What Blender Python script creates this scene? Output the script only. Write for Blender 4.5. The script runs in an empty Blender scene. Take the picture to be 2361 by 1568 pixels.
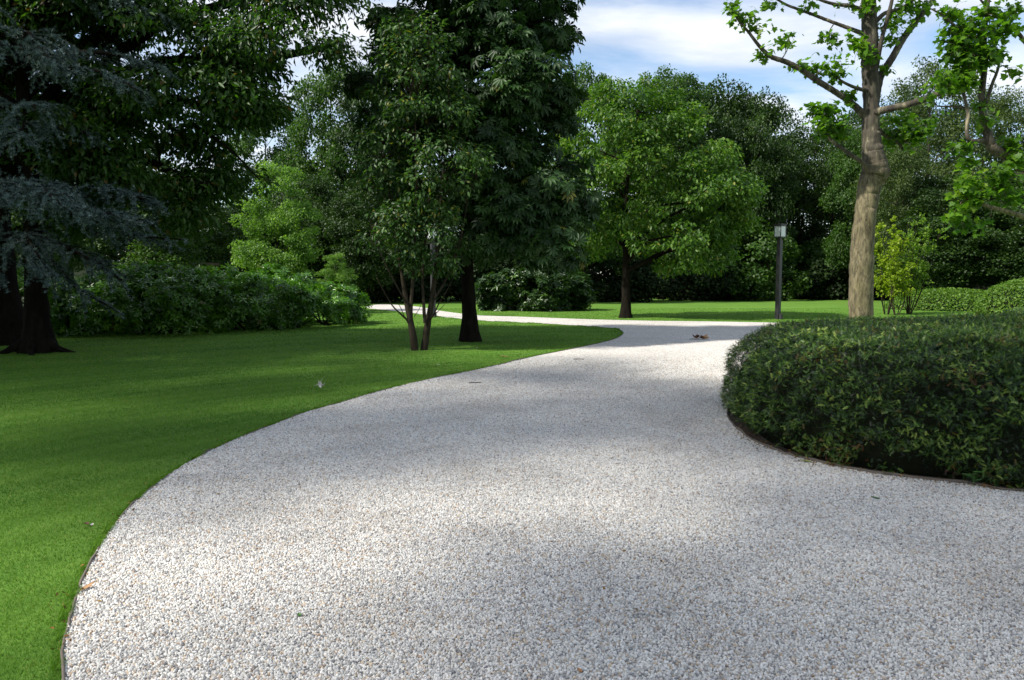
import bpy, bmesh, math, random
import numpy as np
from mathutils import Vector, geometry
R = math.radians
rng = np.random.default_rng(7)
sc = bpy.context.scene
COL = sc.collection

# ------------------------------------------------------------------ camera
CAMZ = 1.6; FPX = 1800.0; PW, PH = 2361.0, 1568.0; HOR = 635.0
PITCH = math.atan((PH/2-HOR)/FPX)
cam = bpy.data.cameras.new('camera'); co = bpy.data.objects.new('camera', cam); COL.objects.link(co)
co.location = (0, 0, CAMZ); co.rotation_euler = (R(90)-PITCH, 0, 0)
cam.sensor_width = 36; cam.lens = 36*FPX/PW; cam.clip_end = 2000; cam.clip_start = 0.05
sc.camera = co
sc.view_settings.view_transform = 'Standard'; sc.view_settings.look = 'None'
sc.view_settings.gamma = 1; sc.view_settings.exposure = 0.70

def ray(px, py):
    dx = (px-PW/2)/FPX; u = (PH/2-py)/FPX
    return np.array([dx, math.cos(PITCH)+u*math.sin(PITCH), -math.sin(PITCH)+u*math.cos(PITCH)])
def gnd(px, py, z=0.0):
    d = ray(px, py); t = (z-CAMZ)/d[2]; return np.array([d[0]*t, d[1]*t, z])
def at(px, py, D):
    d = ray(px, py); return np.array([0, 0, CAMZ]) + d*(D/d[1])

# ------------------------------------------------------------------ sun and sky
SX, SY, EL = 0.88, 0.42, 46.0            # sunlight travels to the right and a little away
n_ = math.hypot(SX, SY); SX /= n_; SY /= n_
sun = bpy.data.lights.new('sun', 'SUN'); so = bpy.data.objects.new('sun', sun); COL.objects.link(so)
sun.energy = 4.6; sun.angle = R(2.4); sun.color = (1.0, 0.955, 0.87)
so.rotation_euler = Vector((SX*math.cos(R(EL)), SY*math.cos(R(EL)), -math.sin(R(EL)))).to_track_quat('-Z', 'Y').to_euler()
so.location = (-20, -10, 30)
W = bpy.data.worlds.new('World'); sc.world = W; W.use_nodes = True
nt = W.node_tree; N = nt.nodes; L = nt.links; N.clear()
out = N.new('ShaderNodeOutputWorld'); bg = N.new('ShaderNodeBackground'); bg.inputs['Strength'].default_value = 0.12
sky = N.new('ShaderNodeTexSky'); sky.sky_type = 'NISHITA'; sky.sun_disc = False
sky.sun_elevation = R(EL); sky.sun_rotation = math.atan2(-SX, -SY); sky.air_density = 1.0; sky.dust_density = 0.6; sky.ozone_density = 1.2
tc = N.new('ShaderNodeTexCoord'); sep = N.new('ShaderNodeSeparateXYZ'); L.new(tc.outputs['Generated'], sep.inputs[0])
zz = N.new('ShaderNodeMath'); zz.operation = 'MAXIMUM'; L.new(sep.outputs['Z'], zz.inputs[0]); zz.inputs[1].default_value = 0.0
za = N.new('ShaderNodeMath'); za.operation = 'ADD'; L.new(zz.outputs[0], za.inputs[0]); za.inputs[1].default_value = 0.16
dx = N.new('ShaderNodeMath'); dx.operation = 'DIVIDE'; L.new(sep.outputs['X'], dx.inputs[0]); L.new(za.outputs[0], dx.inputs[1])
dy = N.new('ShaderNodeMath'); dy.operation = 'DIVIDE'; L.new(sep.outputs['Y'], dy.inputs[0]); L.new(za.outputs[0], dy.inputs[1])
cb = N.new('ShaderNodeCombineXYZ'); L.new(dx.outputs[0], cb.inputs[0]); L.new(dy.outputs[0], cb.inputs[1])
mp = N.new('ShaderNodeMapping'); L.new(cb.outputs[0], mp.inputs[0]); mp.inputs['Rotation'].default_value = (0, 0, R(25)); mp.inputs['Scale'].default_value = (1.0, 1.5, 1); mp.inputs['Location'].default_value = (0.25, 0.35, 0)
cn = N.new('ShaderNodeTexNoise'); cn.inputs['Scale'].default_value = 1.15; cn.inputs['Detail'].default_value = 9; cn.inputs['Roughness'].default_value = 0.56; cn.inputs['Distortion'].default_value = 0.35
L.new(mp.outputs[0], cn.inputs['Vector'])
cr = N.new('ShaderNodeValToRGB'); L.new(cn.outputs['Fac'], cr.inputs[0])
cr.color_ramp.elements[0].position = 0.40; cr.color_ramp.elements[0].color = (0.0,)*3+(1,)
cr.color_ramp.elements[1].position = 0.61; cr.color_ramp.elements[1].color = (1, 1, 1, 1)
cn2 = N.new('ShaderNodeTexNoise'); cn2.inputs['Scale'].default_value = 2.4; cn2.inputs['Detail'].default_value = 7; L.new(mp.outputs[0], cn2.inputs['Vector'])
cr2 = N.new('ShaderNodeValToRGB'); L.new(cn2.outputs['Fac'], cr2.inputs[0])
cr2.color_ramp.elements[0].position = 0.3; cr2.color_ramp.elements[0].color = (4.0, 4.35, 5.0, 1)
cr2.color_ramp.elements[1].position = 0.7; cr2.color_ramp.elements[1].color = (6.0, 6.15, 6.4, 1)
mx = N.new('ShaderNodeMix'); mx.data_type = 'RGBA'; L.new(cr.outputs[0], mx.inputs[0]); L.new(sky.outputs[0], mx.inputs[6]); L.new(cr2.outputs[0], mx.inputs[7])
L.new(mx.outputs[2], bg.inputs['Color']); L.new(bg.outputs[0], out.inputs[0])

# ------------------------------------------------------------------ tagging and mesh helpers
def tag(o, label=None, cat=None, group=None, kind=None):
    if label: o['label'] = label
    if cat: o['category'] = cat
    if group: o['group'] = group
    if kind: o['kind'] = kind
    return o
def empty(name, loc, label, cat, group=None):
    o = bpy.data.objects.new(name, None); COL.objects.link(o); o.location = loc; o.empty_display_size = 0.2
    return tag(o, label, cat, group)
def link(name, me, mat=None, parent=None, smooth=False):
    if mat and not me.materials: me.materials.append(mat)
    o = bpy.data.objects.new(name, me); COL.objects.link(o)
    if parent: o.parent = parent
    if smooth: me.polygons.foreach_set('use_smooth', [True]*len(me.polygons))
    return o
def np_mesh(name, V, faces_flat, sizes, tint=None):
    me = bpy.data.meshes.new(name)
    V = np.asarray(V, np.float32); faces_flat = np.asarray(faces_flat, np.int32); sizes = np.asarray(sizes, np.int32)
    me.vertices.add(len(V)); me.vertices.foreach_set('co', V.ravel())
    me.loops.add(len(faces_flat)); me.loops.foreach_set('vertex_index', faces_flat)
    me.polygons.add(len(sizes)); st = np.concatenate([[0], np.cumsum(sizes)[:-1]]).astype(np.int32)
    me.polygons.foreach_set('loop_start', st)
    if tint is not None:
        a = me.attributes.new('tint', 'FLOAT', 'POINT'); a.data.foreach_set('value', np.asarray(tint, np.float32))
    me.update(calc_edges=True); return me
def nrm(a):
    return a/np.maximum(np.linalg.norm(a, axis=-1, keepdims=True), 1e-9)
def frames(nor, axis):
    """rotation matrices with local Z = nor and local Y close to axis"""
    z = nrm(nor); y = nrm(axis-(axis*z).sum(-1, keepdims=True)*z); x = np.cross(y, z)
    return np.stack([x, y, z], axis=-1)
def replicate(name, tmpl, pos, Rm, scale, tint, origin=(0, 0, 0)):
    tv, tf = tmpl; tv = np.asarray(tv, float); n = len(pos); K = len(tv)
    sc_ = np.asarray(scale).reshape(n, 1, 1)
    V = pos[:, None, :]-np.asarray(origin)+np.einsum('nij,kj->nki', Rm, tv)*sc_
    ff = np.concatenate([np.array(f) for f in tf]); sz = np.array([len(f) for f in tf])
    F = (ff[None, :]+(np.arange(n)*K)[:, None]).ravel()
    return np_mesh(name, V.reshape(-1, 3), F, np.tile(sz, n), np.repeat(tint, K))

def leaf_simple(w=0.42, fold=0.10, droop=0.12):
    return [(0, 0, 0), (w*.75, .3, fold), (w*.85, .62, fold*.6-droop*.3), (0, 1, -droop), (-w*.85, .62, fold*.6-droop*.3), (-w*.75, .3, fold), (0, .5, 0)], [(0, 1, 2, 6), (2, 3, 6), (3, 4, 6), (4, 5, 0, 6)]
def leaf_quad(w=0.4, fold=.12):
    return [(0, 0, 0), (w, .5, fold), (0, 1, -.1), (-w, .5, fold)], [(0, 1, 2), (0, 2, 3)]
def leaf_palmate():
    V = []; F = []
    for a, l in ((-110, .55), (-68, .8), (-30, .97), (0, 1.0), (30, .97), (68, .8), (110, .55)):
        a = R(a); d = np.array([math.sin(a), math.cos(a), 0]); s = np.array([d[1], -d[0], 0]); b = len(V)
        V += [tuple(d*.04), tuple(d*l*.62+s*.15*l+np.array([0, 0, .02])), tuple(d*l-np.array([0, 0, .22*l])), tuple(d*l*.62-s*.15*l+np.array([0, 0, .02]))]
        F += [(b, b+1, b+2), (b, b+2, b+3)]
    return V, F
def leaf_lobed():
    pts = [(0, 0), (.26, -.06), (.5, .16), (.34, .30), (.58, .56), (.30, .56), (.20, .72), (0, 1.0), (-.20, .72), (-.30, .56), (-.58, .56), (-.34, .30), (-.5, .16), (-.26, -.06)]
    V = [(0, .38, 0)]+[(x, y, .14*abs(x)-.1*y*y) for x, y in pts]; n = len(pts)
    return V, [(0, i+1, (i+1) % n+1) for i in range(n)]
def leaf_whorl(n=7, w=.16):
    V = []; F = []
    for i in range(n):
        a = 2*math.pi*i/n+.3*(i % 2); d = np.array([math.cos(a), math.sin(a), 0]); s = np.array([-d[1], d[0], 0]); b = len(V); up = .18 if i % 2 else -.12
        V += [tuple(d*.05), tuple(d*.55+s*w+np.array([0, 0, up*.5+.05])), tuple(d+np.array([0, 0, up-.1])), tuple(d*.55-s*w+np.array([0, 0, up*.5+.05]))]
        F += [(b, b+1, b+2), (b, b+2, b+3)]
    return V, F
def sprig(n=9, nl=.2, w=.022):
    """flat yew sprig, unit length, needles in two ranks"""
    V = [(-.012, 0, 0), (.012, 0, 0), (0, 1, -.12)]; F = [(0, 1, 2)]
    for i in range(n):
        y = .1+.88*i/n; l = nl*(1-.55*(i/n)**2)
        for s in (-1, 1):
            b = len(V); z = -.12*y*y
            V += [(0, y-w, z), (s*l, y+l*.45, z+.03), (0, y+w, z+.01)]
            F += [(b, b+1, b+2)]
    return V, F
def tuft(n=7, w=.09):
    V = []; F = []
    for i in range(n):
        a = 2*math.pi*i/n; el = .35+.5*(i % 3)/2
        d = np.array([math.cos(a)*math.cos(el), math.sin(a)*math.cos(el), math.sin(el)]); s = np.array([-math.sin(a), math.cos(a), 0]); b = len(V)
        V += [tuple(s*w), tuple(d), tuple(-s*w)]; F += [(b, b+1, b+2)]
    return V, F

def tubes(name, paths, seg=8, wob=0.0, origin=(0, 0, 0), seed=1):
    """paths: list of (points, radii); one mesh"""
    r_ = np.random.default_rng(seed); V = []; F = []; S = []; base = 0; og = np.asarray(origin)
    for pts, rad in paths:
        P = np.asarray(pts, float); rd = np.asarray(rad, float); n = len(P)
        T = np.gradient(P, axis=0); T = nrm(T)
        ref = np.array([0, 0, 1.]) if abs(T[0][2]) < .8 else np.array([1., 0, 0])
        sg = seg if rd.max() > .03 else 4
        u = nrm(np.cross(T[0], ref)); rings = []
        for i in range(n):
            u = nrm(u-T[i]*(u@T[i])); v = np.cross(T[i], u)
            a = np.arange(sg)*2*math.pi/sg
            rr = rd[i]*(1+wob*r_.normal(size=sg)) if wob else rd[i]*np.ones(sg)
            rings.append(P[i]+(np.cos(a)*rr)[:, None]*u+(np.sin(a)*rr)[:, None]*v)
        V.append(np.concatenate(rings)-og)
        for i in range(n-1):
            for k in range(sg):
                k2 = (k+1) % sg; F += [base+i*sg+k, base+i*sg+k2, base+(i+1)*sg+k2, base+(i+1)*sg+k]; S.append(4)
        F += [base+(n-1)*sg+k for k in range(sg)]; S.append(sg)
        base += n*sg
    return np_mesh(name, np.concatenate(V), F, S)
def smooth_path(P, n, r0, r1, jit=0.0, r_=None, pw=1.0):
    """Catmull-Rom through P resampled to n points"""
    P = np.asarray(P, float); Q = np.vstack([2*P[0]-P[1], P, 2*P[-1]-P[-2]]); m = len(P)-1
    ts = np.linspace(0, m-1e-6, n); o = []
    for t in ts:
        i = int(t); f = t-i; a, b, c, d = Q[i], Q[i+1], Q[i+2], Q[i+3]
        o.append(.5*((2*b)+(-a+c)*f+(2*a-5*b+4*c-d)*f*f+(-a+3*b-3*c+d)*f**3))
    o = np.array(o)
    if jit and r_ is not None: o[1:-1] += r_.normal(size=(n-2, 3))*jit
    if np.ndim(r0): rad = np.interp(ts, np.linspace(0, m, len(r0)), r0)
    else: rad = r0+(r1-r0)*np.linspace(0, 1, n)**pw
    return o, rad
def box(bm, c, s, rz=0.0, bev=0.0):
    r = bmesh.ops.create_cube(bm, size=1); vs = r['verts']
    bmesh.ops.scale(bm, verts=vs, vec=s); bmesh.ops.rotate(bm, verts=vs, cent=(0, 0, 0), matrix=__import__('mathutils').Matrix.Rotation(rz, 3, 'Z'))
    bmesh.ops.translate(bm, verts=vs, vec=c)
    if bev: bmesh.ops.bevel(bm, geom=list({e for v in vs for e in v.link_edges}), offset=bev, segments=2, affect='EDGES')
def bm_obj(name, bm, mat, parent=None):
    me = bpy.data.meshes.new(name); bm.to_mesh(me); bm.free(); return link(name, me, mat, parent)

# ------------------------------------------------------------------ materials
def newmat(name):
    m = bpy.data.materials.new(name); m.use_nodes = True; nt = m.node_tree; b = nt.nodes['Principled BSDF']; return m, nt, b
def ramp(nt, fac, stops):
    n = nt.nodes.new('ShaderNodeValToRGB'); nt.links.new(fac, n.inputs[0]); e = n.color_ramp.elements
    while len(e) > 1: e.remove(e[-1])
    e[0].position = stops[0][0]; e[0].color = tuple(stops[0][1])+(1,)
    for p, c in stops[1:]:
        k = e.new(p); k.color = tuple(c)+(1,)
    return n
def noise(nt, scale, detail=4, rough=.55, vec=None, dist=0):
    n = nt.nodes.new('ShaderNodeTexNoise'); n.inputs['Scale'].default_value = scale; n.inputs['Detail'].default_value = detail; n.inputs['Roughness'].default_value = rough; n.inputs['Distortion'].default_value = dist
    if vec: nt.links.new(vec, n.inputs['Vector'])
    return n
def leafmat(name, stops, trans=.35, rough=.42, spec=.4, tcol=None):
    """leaf surface: colour differs from leaf to leaf through the tint attribute"""
    m, nt, b = newmat(name); a = nt.nodes.new('ShaderNodeAttribute'); a.attribute_name = 'tint'
    if 'cedar' not in name: stops = [(p_, (c_[0]*1.04, c_[1], c_[2]*.62)) for p_, c_ in stops]
    r = ramp(nt, a.outputs['Fac'], stops); nt.links.new(r.outputs[0], b.inputs['Base Color'])
    b.inputs['Roughness'].default_value = rough; b.inputs['Specular IOR Level'].default_value = spec
    t = nt.nodes.new('ShaderNodeBsdfTranslucent'); mixc = nt.nodes.new('ShaderNodeMix'); mixc.data_type = 'RGBA'; mixc.blend_type = 'MULTIPLY'; mixc.inputs[0].default_value = 1
    nt.links.new(r.outputs[0], mixc.inputs[6]); mixc.inputs[7].default_value = (tcol or (1.7, 1.9, .7))+(1,)
    nt.links.new(mixc.outputs[2], t.inputs['Color'])
    ms = nt.nodes.new('ShaderNodeMixShader'); ms.inputs[0].default_value = trans
    nt.links.new(b.outputs[0], ms.inputs[1]); nt.links.new(t.outputs[0], ms.inputs[2]); nt.links.new(ms.outputs[0], nt.nodes['Material Output'].inputs[0]); return m
def barkmat(name, c1, c2, scale=6, bump=.5, c3=None):
    m, nt, b = newmat(name); tcn = nt.nodes.new('ShaderNodeTexCoord'); mpn = nt.nodes.new('ShaderNodeMapping'); nt.links.new(tcn.outputs['Object'], mpn.inputs[0]); mpn.inputs['Scale'].default_value = (1, 1, .35)
    n1 = noise(nt, scale, 8, .65, mpn.outputs[0], .6); st = [(.3, c1), (.7, c2)]
    if c3: st = [(.25, c1), (.5, c2), (.75, c3)]
    r = ramp(nt, n1.outputs['Fac'], st); nt.links.new(r.outputs[0], b.inputs['Base Color']); b.inputs['Roughness'].default_value = .95; b.inputs['Specular IOR Level'].default_value = .08
    n2 = noise(nt, scale*4, 6, .7, mpn.outputs[0], .4); bp = nt.nodes.new('ShaderNodeBump'); bp.inputs['Strength'].default_value = bump; bp.inputs['Distance'].default_value = .03
    nt.links.new(n2.outputs['Fac'], bp.inputs['Height']); nt.links.new(bp.outputs[0], b.inputs['Normal']); return m
def plain(name, col, rough=.6, metal=0):
    m, nt, b = newmat(name); n1 = noise(nt, 18, 5, .6); c = np.array(col)
    r = ramp(nt, n1.outputs['Fac'], [(.3, tuple(c*.78)), (.7, tuple(c*1.15))]); nt.links.new(r.outputs[0], b.inputs['Base Color']); b.inputs['Roughness'].default_value = rough; b.inputs['Metallic'].default_value = metal; return m

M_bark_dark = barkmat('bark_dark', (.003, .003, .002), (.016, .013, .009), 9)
M_bark_brown = barkmat('bark_brown', (.018, .014, .009), (.055, .045, .032), 8)
M_bark_grey = barkmat('bark_grey', (.025, .022, .018), (.07, .065, .052), 5)
# plane bark: olive and tan patches that flake away to grey and cream
def planebark():
    m, nt, b = newmat('plane_bark'); tcn = nt.nodes.new('ShaderNodeTexCoord'); mpn = nt.nodes.new('ShaderNodeMapping'); nt.links.new(tcn.outputs['Object'], mpn.inputs[0]); mpn.inputs['Scale'].default_value = (1, 1, .30)
    n1 = noise(nt, 3.2, 7, .62, mpn.outputs[0], .8); n3 = noise(nt, 13, 7, .72, mpn.outputs[0], .5)
    r1 = ramp(nt, n1.outputs['Fac'], [(.30, (.05, .038, .026)), (.40, (.125, .108, .055)), (.52, (.18, .155, .095)), (.60, (.10, .088, .045)), (.68, (.19, .165, .12)), (.78, (.09, .068, .05))])
    r2 = ramp(nt, n3.outputs['Fac'], [(.38, (.22, .19, .16)), (.47, (.8, .78, .7)), (.62, (1.15, 1.1, 1.0))])
    mc = nt.nodes.new('ShaderNodeMix'); mc.data_type = 'RGBA'; mc.blend_type = 'MULTIPLY'; mc.inputs[0].default_value = .85; nt.links.new(r1.outputs[0], mc.inputs[6]); nt.links.new(r2.outputs[0], mc.inputs[7])
    mf = nt.nodes.new('ShaderNodeMapping'); nt.links.new(tcn.outputs['Object'], mf.inputs[0]); mf.inputs['Scale'].default_value = (1, 1, .14)
    nf = noise(nt, 5.5, 5, .6, mf.outputs[0], .9); rf = ramp(nt, nf.outputs['Fac'], [(.445, (1, 1, 1)), (.485, (.16, .12, .09)), (.505, (.16, .12, .09)), (.53, (1, 1, 1))])
    mk = nt.nodes.new('ShaderNodeMix'); mk.data_type = 'RGBA'; mk.blend_type = 'MULTIPLY'; mk.inputs[0].default_value = .5; nt.links.new(mc.outputs[2], mk.inputs[6]); nt.links.new(rf.outputs[0], mk.inputs[7]); mc = mk
    sp = nt.nodes.new('ShaderNodeSeparateXYZ'); nt.links.new(tcn.outputs['Object'], sp.inputs[0])
    # higher up the old bark is darker grey-brown with pale flakes
    n4 = noise(nt, 4.6, 5, .6, mpn.outputs[0], 1.2)
    r4 = ramp(nt, n4.outputs['Fac'], [(.38, (.02, .016, .011)), (.5, (.055, .045, .03)), (.60, (.085, .075, .05)), (.67, (.26, .22, .14))])
    mr = nt.nodes.new('ShaderNodeMapRange'); nt.links.new(sp.outputs['Z'], mr.inputs[0]); mr.inputs[1].default_value = 3.9; mr.inputs[2].default_value = 4.6
    m2 = nt.nodes.new('ShaderNodeMix'); m2.data_type = 'RGBA'; nt.links.new(mr.outputs[0], m2.inputs[0]); nt.links.new(mc.outputs[2], m2.inputs[6]); nt.links.new(r4.outputs[0], m2.inputs[7])
    nt.links.new(m2.outputs[2], b.inputs['Base Color']); b.inputs['Roughness'].default_value = .85
    vo = nt.nodes.new('ShaderNodeMath'); vo.operation = 'ADD'; nt.links.new(n3.outputs['Fac'], vo.inputs[0]); nt.links.new(n1.outputs['Fac'], vo.inputs[1])
    bp = nt.nodes.new('ShaderNodeBump'); bp.inputs['Strength'].default_value = .6; bp.inputs['Distance'].default_value = .03; nt.links.new(vo.outputs[0], bp.inputs['Height']); nt.links.new(bp.outputs[0], b.inputs['Normal']); return m
M_plane = planebark()
M_plane_leaf = leafmat('plane_leaf', [(0, (.03, .085, .012)), (.5, (.065, .155, .018)), (.93, (.11, .22, .028)), (1, (.16, .17, .03))], .5, .5, .3)
M_chestnut = leafmat('chestnut_leaf', [(0, (.010, .030, .010)), (.5, (.020, .055, .018)), (.95, (.035, .085, .025)), (1, (.09, .10, .02))], .2, .5, .3)
M_multi = leafmat('glossy_lance_leaf', [(0, (.012, .036, .011)), (.5, (.030, .078, .022)), (.94, (.066, .145, .042)), (1, (.14, .15, .035))], .33, .5, .35)
M_walnut = leafmat('drooping_leaf', [(0, (.024, .07, .012)), (.5, (.055, .13, .020)), (.92, (.11, .21, .038)), (1, (.20, .22, .06))], .4, .48, .35)
M_oak = leafmat('oak_leaf', [(0, (.014, .045, .008)), (.6, (.03, .08, .014)), (.95, (.05, .12, .02)), (1, (.11, .075, .02))], .35, .45, .35)
M_cedar = leafmat('cedar_needle', [(0, (.04, .072, .07)), (.6, (.105, .155, .15)), (1, (.22, .28, .25))], .1, .6, .2, (1, 1, 1))
M_rhodo = leafmat('rhododendron_leaf', [(0, (.020, .065, .008)), (.5, (.055, .16, .018)), (.95, (.12, .28, .035)), (1, (.14, .14, .03))], .25, .32, .55)
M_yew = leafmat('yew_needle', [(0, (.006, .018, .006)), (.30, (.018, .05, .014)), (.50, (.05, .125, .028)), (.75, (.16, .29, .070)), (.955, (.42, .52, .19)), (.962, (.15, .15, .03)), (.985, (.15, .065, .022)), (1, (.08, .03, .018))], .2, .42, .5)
M_yewcore = plain('hedge_shade_core', (.010, .012, .006), .95); M_yewcore.node_tree.nodes['Principled BSDF'].inputs['Specular IOR Level'].default_value = .05  # near-black colour stands in for the shade inside the hedges
M_wood_a = leafmat('dark_woodland_leaf', [(0, (.009, .026, .006)), (.6, (.022, .055, .011)), (1, (.05, .10, .02))], .3, .5, .3)
M_wood_b = leafmat('mid_woodland_leaf', [(0, (.018, .05, .010)), (.6, (.036, .088, .018)), (1, (.065, .13, .028))], .35, .5, .3)
M_wood_c = leafmat('grey_green_leaf', [(0, (.02, .042, .014)), (.6, (.045, .080, .026)), (1, (.10, .145, .05))], .3, .5, .3)
M_under = leafmat('shaded_undergrowth_leaf', [(0, (.004, .011, .004)), (.6, (.010, .024, .008)), (1, (.022, .045, .013))], .15, .6, .15)  # leaf colour darkened to carry the shade of the canopy above
M_laurel = leafmat('laurel_leaf', [(0, (.008, .024, .006)), (.6, (.020, .055, .013)), (1, (.06, .13, .03))], .2, .4, .4)
M_light = leafmat('pale_green_leaf', [(0, (.05, .12, .03)), (.6, (.11, .22, .055)), (1, (.20, .34, .10))], .4, .5, .3)
M_yellow = leafmat('yellow_green_leaf', [(0, (.10, .18, .018)), (.6, (.19, .28, .025)), (1, (.30, .36, .04))], .45, .5, .3)
M_shrub2 = leafmat('shrub_leaf', [(0, (.06, .13, .02)), (.6, (.12, .22, .035)), (1, (.20, .30, .06))], .4, .5, .3)
M_boxm = leafmat('clipped_mound_leaf', [(0, (.03, .08, .012)), (.5, (.075, .16, .026)), (1, (.15, .26, .045))], .25, .5, .3)
M_grass = leafmat('grass_blade', [(0, (.040, .13, .018)), (.5, (.10, .225, .030)), (.92, (.155, .29, .052)), (1, (.28, .27, .12))], .3, .6, .2, (1.3, 1.4, .7))

def lawnmat():
    m, nt, b = newmat('lawn_turf'); tcn = nt.nodes.new('ShaderNodeTexCoord')
    n1 = noise(nt, .55, 5, .6, tcn.outputs['Object']); n2 = noise(nt, 26, 6, .7, tcn.outputs['Object']); n3 = noise(nt, 160, 3, .7, tcn.outputs['Object'])
    r1 = ramp(nt, n1.outputs['Fac'], [(.3, (.085, .19, .024)), (.55, (.11, .225, .032)), (.75, (.135, .25, .042))])
    r2 = ramp(nt, n2.outputs['Fac'], [(.3, (.72, .75, .7)), (.7, (1.2, 1.15, 1.2))]); r3 = ramp(nt, n3.outputs['Fac'], [(.3, (.65, .68, .6)), (.7, (1.25, 1.22, 1.25))])
    # faint mowing stripes that run with the curved edge (rings round a point inside the drive)
    mpn = nt.nodes.new('ShaderNodeMapping'); nt.links.new(tcn.outputs['Object'], mpn.inputs[0]); mpn.inputs['Location'].default_value = (-6, -1, 0)
    w = nt.nodes.new('ShaderNodeTexWave'); w.wave_type = 'RINGS'; w.rings_direction = 'Z'; w.inputs['Scale'].default_value = .75; w.inputs['Distortion'].default_value = 1.2; w.inputs['Detail'].default_value = 1; nt.links.new(mpn.outputs[0], w.inputs['Vector'])
    r4 = ramp(nt, w.outputs['Fac'], [(.2, (.90, .92, .9)), (.8, (1.10, 1.06, 1.1))])
    c = r1.outputs[0]
    for q in (r2, r3, r4):
        mc = nt.nodes.new('ShaderNodeMix'); mc.data_type = 'RGBA'; mc.blend_type = 'MULTIPLY'; mc.inputs[0].default_value = 1; nt.links.new(c, mc.inputs[6]); nt.links.new(q.outputs[0], mc.inputs[7]); c = mc.outputs[2]
    nt.links.new(c, b.inputs['Base Color']); b.inputs['Roughness'].default_value = .9; b.inputs['Specular IOR Level'].default_value = .15
    bp = nt.nodes.new('ShaderNodeBump'); bp.inputs['Strength'].default_value = .6; bp.inputs['Distance'].default_value = .02; nt.links.new(n3.outputs['Fac'], bp.inputs['Height']); nt.links.new(bp.outputs[0], b.inputs['Normal']); return m
STONE = [(0, (0.2, 0.2, 0.21)), (0.06, (0.32, 0.315, 0.31)), (0.09, (0.428, 0.419, 0.4)), (0.4, (0.577, 0.563, 0.539)), (0.7, (0.688, 0.67, 0.637)), (0.84, (0.744, 0.73, 0.698)), (0.865, (0.521, 0.419, 0.307)), (0.93, (0.539, 0.456, 0.363)), (0.95, (0.391, 0.279, 0.195)), (1, (0.316, 0.326, 0.344))]
def stonemat():
    m, nt, b = newmat('gravel_stone'); o = nt.nodes.new('ShaderNodeObjectInfo'); r = ramp(nt, o.outputs['Random'], STONE)
    n1 = noise(nt, .9, 4, .6, o.outputs['Location']); rn = ramp(nt, n1.outputs['Fac'], [(.3, (.84, .82, .79)), (.5, (.99, .98, .96)), (.7, (1.05, 1.04, 1.01))])
    mc = nt.nodes.new('ShaderNodeMix'); mc.data_type = 'RGBA'; mc.blend_type = 'MULTIPLY'; mc.inputs[0].default_value = 1; nt.links.new(r.outputs[0], mc.inputs[6]); nt.links.new(rn.outputs[0], mc.inputs[7]); nt.links.new(mc.outputs[2], b.inputs['Base Color']); b.inputs['Roughness'].default_value = .8; b.inputs['Specular IOR Level'].default_value = .25; return m
def gravelmat():
    m, nt, b = newmat('gravel_surface'); tcn = nt.nodes.new('ShaderNodeTexCoord')
    nd = noise(nt, 60, 2, .5, tcn.outputs['Object']); va = nt.nodes.new('ShaderNodeMix'); va.data_type = 'VECTOR'; va.inputs[0].default_value = .006
    nt.links.new(tcn.outputs['Object'], va.inputs[4]); nt.links.new(nd.outputs['Color'], va.inputs[5])
    v = nt.nodes.new('ShaderNodeTexVoronoi'); v.inputs['Scale'].default_value = 72; nt.links.new(va.outputs[1], v.inputs['Vector'])
    v2 = nt.nodes.new('ShaderNodeTexVoronoi'); v2.inputs['Scale'].default_value = 24; nt.links.new(va.outputs[1], v2.inputs['Vector'])
    sp = nt.nodes.new('ShaderNodeSeparateColor'); nt.links.new(v.outputs['Color'], sp.inputs[0]); r = ramp(nt, sp.outputs[0], STONE)
    rd = ramp(nt, v.outputs['Distance'], [(.3, (1.12, 1.12, 1.12)), (.7, (.72, .71, .69))])
    sp2 = nt.nodes.new('ShaderNodeSeparateColor'); nt.links.new(v2.outputs['Color'], sp2.inputs[0]); r2 = ramp(nt, sp2.outputs[1], [(0, (.86, .86, .88)), (.5, (1.02, 1.02, 1.01)), (1, (1.12, 1.11, 1.09))])
    n1 = noise(nt, .5, 4, .6, tcn.outputs['Object']); rn = ramp(nt, n1.outputs['Fac'], [(.35, (.92, .91, .90)), (.65, (1.04, 1.04, 1.04))])
    c = r.outputs[0]
    for q in (rd, r2, rn):
        mc = nt.nodes.new('ShaderNodeMix'); mc.data_type = 'RGBA'; mc.blend_type = 'MULTIPLY'; mc.inputs[0].default_value = 1; nt.links.new(c, mc.inputs[6]); nt.links.new(q.outputs[0], mc.inputs[7]); c = mc.outputs[2]
    nt.links.new(c, b.inputs['Base Color']); b.inputs['Roughness'].default_value = .9; b.inputs['Specular IOR Level'].default_value = .2
    bp = nt.nodes.new('ShaderNodeBump'); bp.invert = True; bp.inputs['Strength'].default_value = .45; bp.inputs['Distance'].default_value = .012; nt.links.new(v.outputs['Distance'], bp.inputs['Height']); nt.links.new(bp.outputs[0], b.inputs['Normal']); return m

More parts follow.
